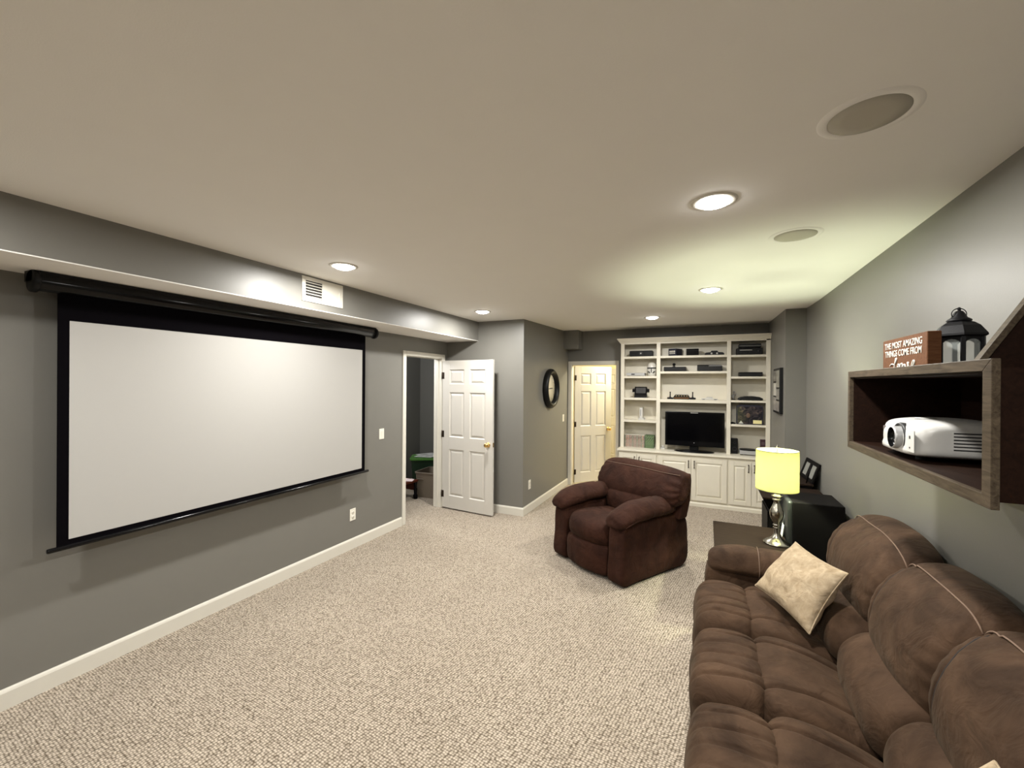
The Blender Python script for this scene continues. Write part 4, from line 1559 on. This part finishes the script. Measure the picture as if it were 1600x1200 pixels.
MB(o).lathe([(0, 0), (.01, 0), (.012, .014), (0, .018)], (.488, 4.32, .36), 14, Mx, cap=False).build('knob', BRONZE, dd)
MB(o).box(.52, .91, 4.28, 4.68, 0, .05).build('plinth', EBONY, t)

t = thing('side_cabinet', 'narrow dark side cabinet along the right wall under the easel photo frame', 'cabinet', (.80, 5.1, 0))
o = t.location
MB(o).box(.715, .90, 4.76, 5.40, .04, .745).build('body', EBONY, t, bevel=.003)
MB(o).box(.700, .912, 4.75, 5.42, .745, .762, .002, 1).build('tabletop', TABLEW, t)
for k in range(2):
    y0 = 4.775 + k * .31
    dd = MB(o).box(.703, .715, y0, y0 + .30, .06, .73, .002, 1).build('door', EBONY, t)
    MB(o).lathe([(0, 0), (.009, 0), (.011, .012), (0, .016)], (.703, y0 + (.27 if k == 0 else .03), .45), 14, Mx, cap=False).build('knob', BRONZE, dd)
MB(o).box(.73, .89, 4.78, 5.38, 0, .04).build('plinth', EBONY, t)

t = thing('paper_card', 'small white card leaning against the floor speaker on the end table', 'card', (.545, 3.93, .5008), R(0))
MB().box(-.0015, .0015, -.035, .035, 0, .09, .0, 1, Matrix.Rotation(R(7), 4, 'Y')).build('card', PAPER, t)

# tilted double photo frame on the console
t = thing('photo_frame', 'dark photo frame with two pale pictures leaning against the right wall', 'picture frame', (.893, 4.98, .7635), R(-87))
tl = Matrix.Rotation(R(-19), 4, 'X')
m = MB()
for a, b, c, d in ((-.22, -.175, 0, .195), (.175, .22, 0, .195), (-.175, .175, 0, .035), (-.175, .175, .16, .195), (-.035, .035, .035, .16)):
    m.box(a, b, -.010, .006, c, d, M=tl)
m.build('frame', EBONY, t, bevel=.002)
for s_ in (-1, 1):
    MB().box(s_ * .105 - .07, s_ * .105 + .07, -.004, .004, .035, .16, M=tl).build('photo', plain('pale_photo_%s' % ('a' if s_ < 0 else 'b'), (.22, .22, .20), .25, var=.3, scale=30), t)
MB().tube([(.19, -.0, .185), (.20, -.045, .004)], .006, 8).build('easel_leg', EBONY, t)

# ------------------------------------------------------------------ projector shelf on the right wall
PX = .587
t = thing('wall_shelf_box', 'dark wood box shelf on the right wall with lighter front frame and diagonal side brace', 'shelf', (.78, 1.865, 1.41))
o = t.location
Y0, Y1, Z0, Z1 = 1.327, 2.40, 1.406, 1.75
# mitred face frame, four members
fw = .034


def member(vsq):
    m = MB(o)
    a = [(PX, y, z) for y, z in vsq]
    b = [(PX + .016, y, z) for y, z in vsq]
    m.add(a + b, [(0, 1, 2, 3), (7, 6, 5, 4)] + [(i, i + 4, (i + 1) % 4 + 4, (i + 1) % 4) for i in range(4)])
    return m


iy0, iy1, iz0, iz1 = 1.363, 2.376, 1.436, 1.722
for q in ([(Y0, Z0), (Y1, Z0), (iy1, iz0), (iy0, iz0)], [(Y0, Z1), (Y1, Z1), (iy1, iz1), (iy0, iz1)],
          [(Y0, Z0), (iy0, iz0), (iy0, iz1), (Y0, Z1)], [(Y1, Z0), (iy1, iz0), (iy1, iz1), (Y1, Z1)]):
    member(q).build('face_frame', FRAMEW, t, bevel=.0015)
B0, B1 = .603, XR - .002
for nm, bx in (('bottom_board', (B0, B1, Y0 + .004, Y1 - .004, 1.424, 1.436)), ('top_board', (B0, B1, Y0 + .004, Y1 - .004, 1.716, 1.729)),
               ('end_board', (B0, B1, Y0 + .004, Y0 + .026, 1.436, 1.716)), ('end_board', (B0, B1, Y1 - .026, Y1 - .004, 1.436, 1.716)),
               ('back_board', (B1 - .01, B1, 1.80, Y1 - .026, 1.436, 1.716))):
    MB(o).box(*bx).build(nm, BOXIN, t)
m = MB(o)
m.prism([(.612, 1.7295), (.628, 1.7295), (XR - .002, 2.305), (XR - .002, 2.335)], 1, 1.468, 1.494)
m.build('brace_lit_edge', FRAMEW, t, bevel=.001)  # lit top edge of the board, painted as a strip of lighter wood
m = MB(o)
m.prism([(.628, 1.7295), (XR - .002, 1.7295), (XR - .002, 2.305)], 1, 1.474, 1.488)
m.build('brace_web', BOXIN, t)

# projector
t = thing('projector', 'white video projector with a silver-ringed lens inside the box shelf', 'projector', (.765, 1.955, 1.4365))
m = MB()
prof = [(-.135, .018), (-.143, .05), (-.14, .095), (-.12, .122), (-.05, .134), (.05, .135), (.12, .126), (.16, .105), (.17, .06), (.165, .018), (.0, .014)]
loft(m, prof, -.158, .172, lambda u, y, v: (u - .012 * (1 - (y / .17) ** 2) * (u < 0), y, v), p=6, M=64, N=40)
m.build('housing', WPLAST, t)
Mx = Matrix.Rotation(R(-90), 4, 'Y')
LY, LZ = -.040, .070
m = MB()
m.lathe([(.050, -.02), (.052, .0), (.049, .008), (.043, .004), (.040, -.004), (.040, -.02)], (-.146, LY, LZ), 36, Mx, cap=False)
m.build('lens_surround', DGREY, t)
m = MB()
m.lathe([(.0385, -.02), (.0385, .022), (.0375, .026), (.0345, .027)], (-.146, LY, LZ), 36, Mx, cap=False)
lb = m.build('lens_barrel', SILVER, t)
MB().lathe([(.0345, .027), (.033, .016), (.030, .008), (.016, .013), (0, .0145)], (-.146, LY, LZ), 36, Mx, cap=False).build('lens_glass', BLACKG, lb)
m = MB()
m.box(-.1545, -.1515, -.146, -.094, .030, .104, .0014, 2, Matrix.Rotation(R(2.0), 4, 'Z'))
fp = m.build('front_panel', WPLAST, t)
m = MB()
m.box(-.1553, -.1543, -.122, -.114, .074, .084, M=Matrix.Rotation(R(2.0), 4, 'Z'))
m.box(-.1553, -.1543, -.121, -.115, .042, .047, M=Matrix.Rotation(R(2.0), 4, 'Z'))
m.build('marking', DGREY, fp)
MB().box(-.1475, -.139, .082, .122, .082, .099, .003, 2).build('sensor_window', plain('smoky_window', (.12, .10, .10), .15), t)
m = MB()
for k in range(6):
    zz = .046 + k * .0105
    m.box(-.055, .15, -.1595, -.1555, zz, zz + .0035)
m.build('vent_slots', DGREY, t, kind='stuff')
MB().lathe([(0, .0), (.03, .0), (.028, .003), (0, .003)], (-.06, .02, .134), 24, cap=False).build('focus_dial', LGREY, t)
for x in (-.1, .12):
    for y in (-.06, .13):
        MB().lathe([(.014, 0), (.014, .02)], (x, y, 0), 12).build('foot', DGREY, t)


# sign block on top of the shelf
def text_part(body, size, sx, loc, parent, mat, name='lettering'):
    cu = bpy.data.curves.new(name, 'FONT')
    cu.body = body
    cu.size = size
    cu.extrude = .0006
    cu.offset = .0002
    cu.align_x = 'CENTER'
    tmp = bpy.data.objects.new('tmp_text', cu)
    COL.objects.link(tmp)
    bpy.context.view_layer.update()
    me = bpy.data.meshes.new_from_object(tmp.evaluated_get(bpy.context.evaluated_depsgraph_get()))
    bpy.data.objects.remove(tmp)
    for v in me.vertices:
        x, y, zz = v.co
        v.co = (loc[0] + x * sx, loc[1] - zz, loc[2] + y)
    me.materials.clear()
    me.materials.append(mat)
    ob = bpy.data.objects.new(name, me)
    COL.objects.link(ob)
    ob.parent = parent
    return ob


SW, SHT = .380, .136
t = thing('wood_sign', 'brown wood block sign with white lettering ending in a script word, on the box shelf', 'sign', (.652, 2.008, 1.7295), R(-90))
MB().box(-SW / 2, SW / 2, 0, .036, 0, SHT, .002, 1).build('block', SIGNW, t)
MB().box(-SW / 2, SW / 2, .0012, .036, .0, SHT).build('block_edges', BOXIN, t) if False else None
text_part('THE MOST AMAZING', .034, 1.0, (-.004, -.001, SHT - .037), t, WINK)
text_part('THINGS COME FROM', .034, .97, (-.004, -.001, SHT - .068), t, WINK)
# script word: capital L, heart, v, e
sc = MB()
bz = SHT - .143


def stroke(pts, r):
    P = [np.array(p, float) for p in pts]
    out = []
    for i in range(len(P) - 1):
        p0, p1, p2, p3 = P[max(0, i - 1)], P[i], P[i + 1], P[min(len(P) - 1, i + 2)]
        for k in np.linspace(0, 1, 7, endpoint=False):
            out.append(.5 * ((2 * p1) + (-p0 + p2) * k + (2 * p0 - 5 * p1 + 4 * p2 - p3) * k * k + (-p0 + 3 * p1 - 3 * p2 + p3) * k ** 3))
    out.append(P[-1])
    sc.tube([(a, -.0012, b) for a, b in out], r, 6)


o_ = -.11
stroke([(o_, bz + .040), (o_ + .015, bz + .047), (o_ + .04, bz + .045), (o_ + .058, bz + .058), (o_ + .06, bz + .066), (o_ + .053, bz + .066), (o_ + .045, bz + .045), (o_ + .033, bz + .018), (o_ + .025, bz + .012), (o_ + .05, bz + .012)], .0028)
stroke([(o_ + .092, bz + .013), (o_ + .074, bz + .030), (o_ + .072, bz + .042), (o_ + .082, bz + .044), (o_ + .091, bz + .034), (o_ + .101, bz + .045), (o_ + .112, bz + .044), (o_ + .112, bz + .032), (o_ + .092, bz + .013)], .0026)
stroke([(o_ + .112, bz + .03), (o_ + .128, bz + .04), (o_ + .138, bz + .036), (o_ + .142, bz + .013), (o_ + .158, bz + .026), (o_ + .164, bz + .044), (o_ + .158, bz + .046), (o_ + .166, bz + .034)], .0032)
stroke([(o_ + .172, bz + .022), (o_ + .20, bz + .034), (o_ + .212, bz + .046), (o_ + .204, bz + .052), (o_ + .190, bz + .036), (o_ + .186, bz + .02), (o_ + .20, bz + .012), (o_ + .225, bz + .03)], .0028)
sc.build('script_lettering', WINK, t)


# lanterns
def lantern(name, label, loc, rz, sc_=1.0):
    t = thing(name, label, 'lantern', loc, rz, 'black lanterns on the box shelf')
    t.scale = (sc_ * .88, sc_ * .88, sc_ * 1.08)
    N = 6
    r = .072

    def ring(rad, z):
        return [(rad * math.cos(k * math.pi / 3), rad * math.sin(k * math.pi / 3), z) for k in range(N)]

    def hexa(prof):
        m = MB()
        vs = []
        for rad, z in prof:
            vs += ring(rad, z)
        fs = [tuple(range(N - 1, -1, -1)), tuple((len(prof) - 1) * N + k for k in range(N))]
        for i in range(len(prof) - 1):
            for k in range(N):
                fs.append((i * N + k, i * N + (k + 1) % N, (i + 1) * N + (k + 1) % N, (i + 1) * N + k))
        return m.add(vs, fs)
    hexa([(.074, 0), (.076, .006), (.07, .012)]).build('base', IRON, t)
    for k in range(N):
        a = k * math.pi / 3
        m = MB()
        m.box(-.007, .007, -.007, .007, .012, .118, .001, 1, Matrix.Translation((r * .93 * math.cos(a), r * .93 * math.sin(a), 0)) @ Matrix.Rotation(a, 4, 'Z'))
        m.build('post', IRON, t)
    for k in range(N):
        a = (k + .5) * math.pi / 3
        Mk = Matrix.Rotation(a, 4, 'Z')
        d = r * .93 * math.cos(math.pi / 6)
        # pierced spandrel with an arched underside
        m = MB()
        hw = .030
        arch = [(-hw, .118), (-hw, .085)] + [(-hw * math.cos(q), .085 + .024 * math.sin(q)) for q in np.linspace(.25, math.pi - .25, 9)] + [(hw, .085), (hw, .118)]
        n_ = len(arch)
        vs = [Mk @ Vector((d - .0025, y, z)) for y, z in arch] + [Mk @ Vector((d + .0025, y, z)) for y, z in arch]
        top = [(i, i + n_, i + 1 + n_, i + 1) for i in range(n_ - 1)]
        fs = top
        mid = n_ // 2
        m.add(vs, fs)
        strip = []
        for side in (0, 1):
            base = side * n_
            vs2 = []
            for i in range(1, n_ - 1):
                y, z = arch[i]
                xx = d - .0025 if side == 0 else d + .0025
                vs2 += [Mk @ Vector((xx, y, z)), Mk @ Vector((xx, y, .118))]
            m.add(vs2, [(2 * i, 2 * i + 1, 2 * i + 3, 2 * i + 2) for i in range(n_ - 3)])
        m.build('arch', IRON, t)
        g = MB()
        g.add([Mk @ Vector((d, -.028, .014)), Mk @ Vector((d, .028, .014)), Mk @ Vector((d, .028, .112)), Mk @ Vector((d, -.028, .112))], [(0, 1, 2, 3)])
        g.build('pane', GLASS, t)
    hexa([(.078, .116), (.084, .120), (.083, .126), (.062, .152), (.045, .163), (.030, .168)]).build('roof', IRON, t)
    m = MB()
    m.lathe([(.033, .166), (.038, .170), (.035, .174), (.024, .180), (.018, .192), (.012, .200), (.005, .203), (.006, .208), (.004, .213), (0, .214)], seg=20, cap=False)
    m.build('chimney', IRON, t)
    m = MB()
    m.tube([(.027 * math.cos(a), 0, .192 + .018 * math.sin(a)) for a in np.linspace(0, 2 * math.pi, 28, endpoint=False)], .0016, 6, closed=True)
    m.build('ring_handle', IRON, t)
    return t


lantern('lantern', 'black six-sided lantern with arched panes beside the wood sign', (.775, 1.935, 1.7295), R(18), .97)
lantern('lantern', 'black lantern at the frame edge, in front of the diagonal brace', (.845, 1.398, 1.7295), R(10), .8)

# ------------------------------------------------------------------ closet contents
def tub(name, label, loc, rz, w, d, h, mat, taper=.86, lid=None):
    t = thing(name, label, 'bin', loc, rz)
    def rr(sx, sy, r, z, n=5):
        out = []
        for qx, qy, a0 in ((1, 1, 0), (-1, 1, 90), (-1, -1, 180), (1, -1, 270)):
            for k in range(n + 1):
                a = R(a0 + 90 * k / n)
                out.append((qx * (sx - r) + r * math.cos(a), qy * (sy - r) + r * math.sin(a), z))
        return out
    rings = [rr(w / 2 * taper, d / 2 * taper, .05, .0), rr(w / 2 * .97, d / 2 * .97, .06, h - .03), rr(w / 2, d / 2, .065, h - .03), rr(w / 2 + .008, d / 2 + .008, .07, h - .004), rr(w / 2 + .002, d / 2 + .002, .066, h),
             rr(w / 2 - .014, d / 2 - .014, .055, h), rr(w / 2 * taper - .012, d / 2 * taper - .012, .045, .012)]
    n = len(rings[0])
    vs = [p for r_ in rings for p in r_]
    fs = [tuple(range(n - 1, -1, -1)), tuple((len(rings) - 1) * n + k for k in range(n))]
    for i in range(len(rings) - 1):
        for k in range(n):
            fs.append((i * n + k, i * n + (k + 1) % n, (i + 1) * n + (k + 1) % n, (i + 1) * n + k))
    MB().add(vs, fs).build('body', mat, t)
    if lid:
        rl = [rr(w / 2 + .014, d / 2 + .014, .07, h + .001), rr(w / 2 + .016, d / 2 + .016, .07, h + .024), rr(w / 2 - .01, d / 2 - .01, .06, h + .03), rr(w / 2 - .05, d / 2 - .05, .05, h + .022)]
        vs = [p for r_ in rl for p in r_]
        fs = [tuple(range(n - 1, -1, -1)), tuple((len(rl) - 1) * n + k for k in range(n))]
        for i in range(len(rl) - 1):
            for k in range(n):
                fs.append((i * n + k, i * n + (k + 1) % n, (i + 1) * n + (k + 1) % n, (i + 1) * n + k))
        MB().add(vs, fs).build('lid', lid, t)
    return t


tb = tub('storage_tub', 'open taupe plastic tub with a white label, inside the closet doorway', (-3.675, 5.33, .001), R(4), .52, .46, .37, TUBP, .90)
MB().box(-.155, -.105, -.2235, -.218, .17, .245, M=Matrix.Rotation(R(-4), 4, 'X')).build('paper_label', PAPER, tb, label='small white label')
MB().box(-.20, -.09, -.232, -.215, .262, .278, .004, 1).build('grip', TUBP, tb)
tub('storage_bin', 'dark green storage bin with bright green lid behind the tub in the closet', (-4.22, 5.93, .001), R(32), .62, .46, .42, DGREENP, .9, GREENP)
for k, (dx, dy, rz, dz) in enumerate(((-.06, -.06, 10, 0), (.03, -.02, 38, .006), (-.10, .02, 58, .012))):
    tp = thing('paper_sheaf', ['white papers lying flat on the green bin lid, lowest sheaf', 'white papers on the green bin lid, middle sheaf', 'white papers on the green bin lid, top sheaf'][k], 'papers', (-4.22 + dx, 5.93 + dy, .4525 + dz), R(rz), 'papers on the green bin')
    MB().box(-.15, .15, -.11, .11, 0, .0055, .001, 1).build('sheets', PAPER, tp)
    MB().box(-.10, .02, -.06, .05, .0055, .0058).build('print', LGREY, tp)
# red wooden bench with dark leg
t = thing('wooden_stool', 'dark red wooden stool at the left inside the closet doorway', 'stool', (-4.04, 4.925, 0), R(-6))
MB().box(-.22, .22, -.15, .15, .245, .275, .006, 2).build('seat', REDW, t)
m = MB()
m.box(-.2, .2, -.135, -.115, .12, .245)
m.box(-.2, .2, .115, .135, .12, .245)
m.build('apron', REDW, t)
for x in (-.19, .19):
    for y in (-.12, .12):
        MB().lathe([(.03, 0), (.033, .05), (.022, .07), (.026, .14), (.018, .16), (.028, .245)], (x, y, 0), 14).build('leg', EBONY, t)
t = thing('folded_paper', 'pale pink folded paper lying on the dark red stool in the closet', 'paper', (-3.93, 4.93, .2755), R(25))
m = MB()
m.prism([(-.10, 0), (.10, 0), (.10, .002), (.0, .012), (-.10, .03), (-.10, .028)], 1, -.07, .07)
m.build('sheet', PINKP, t)
t = thing('closet_jar', 'small pale jar on the green bin in the closet', 'jar', (-4.28, 6.16, .4525))
MB().lathe([(0, 0), (.022, 0), (.024, .04), (.018, .048), (0, .05)], seg=18, cap=False).build('body', LGREY, t)
MB().lathe([(0, .048), (.02, .048), (.02, .062), (0, .064)], seg=18, cap=False).build('lid', SILVER, t)
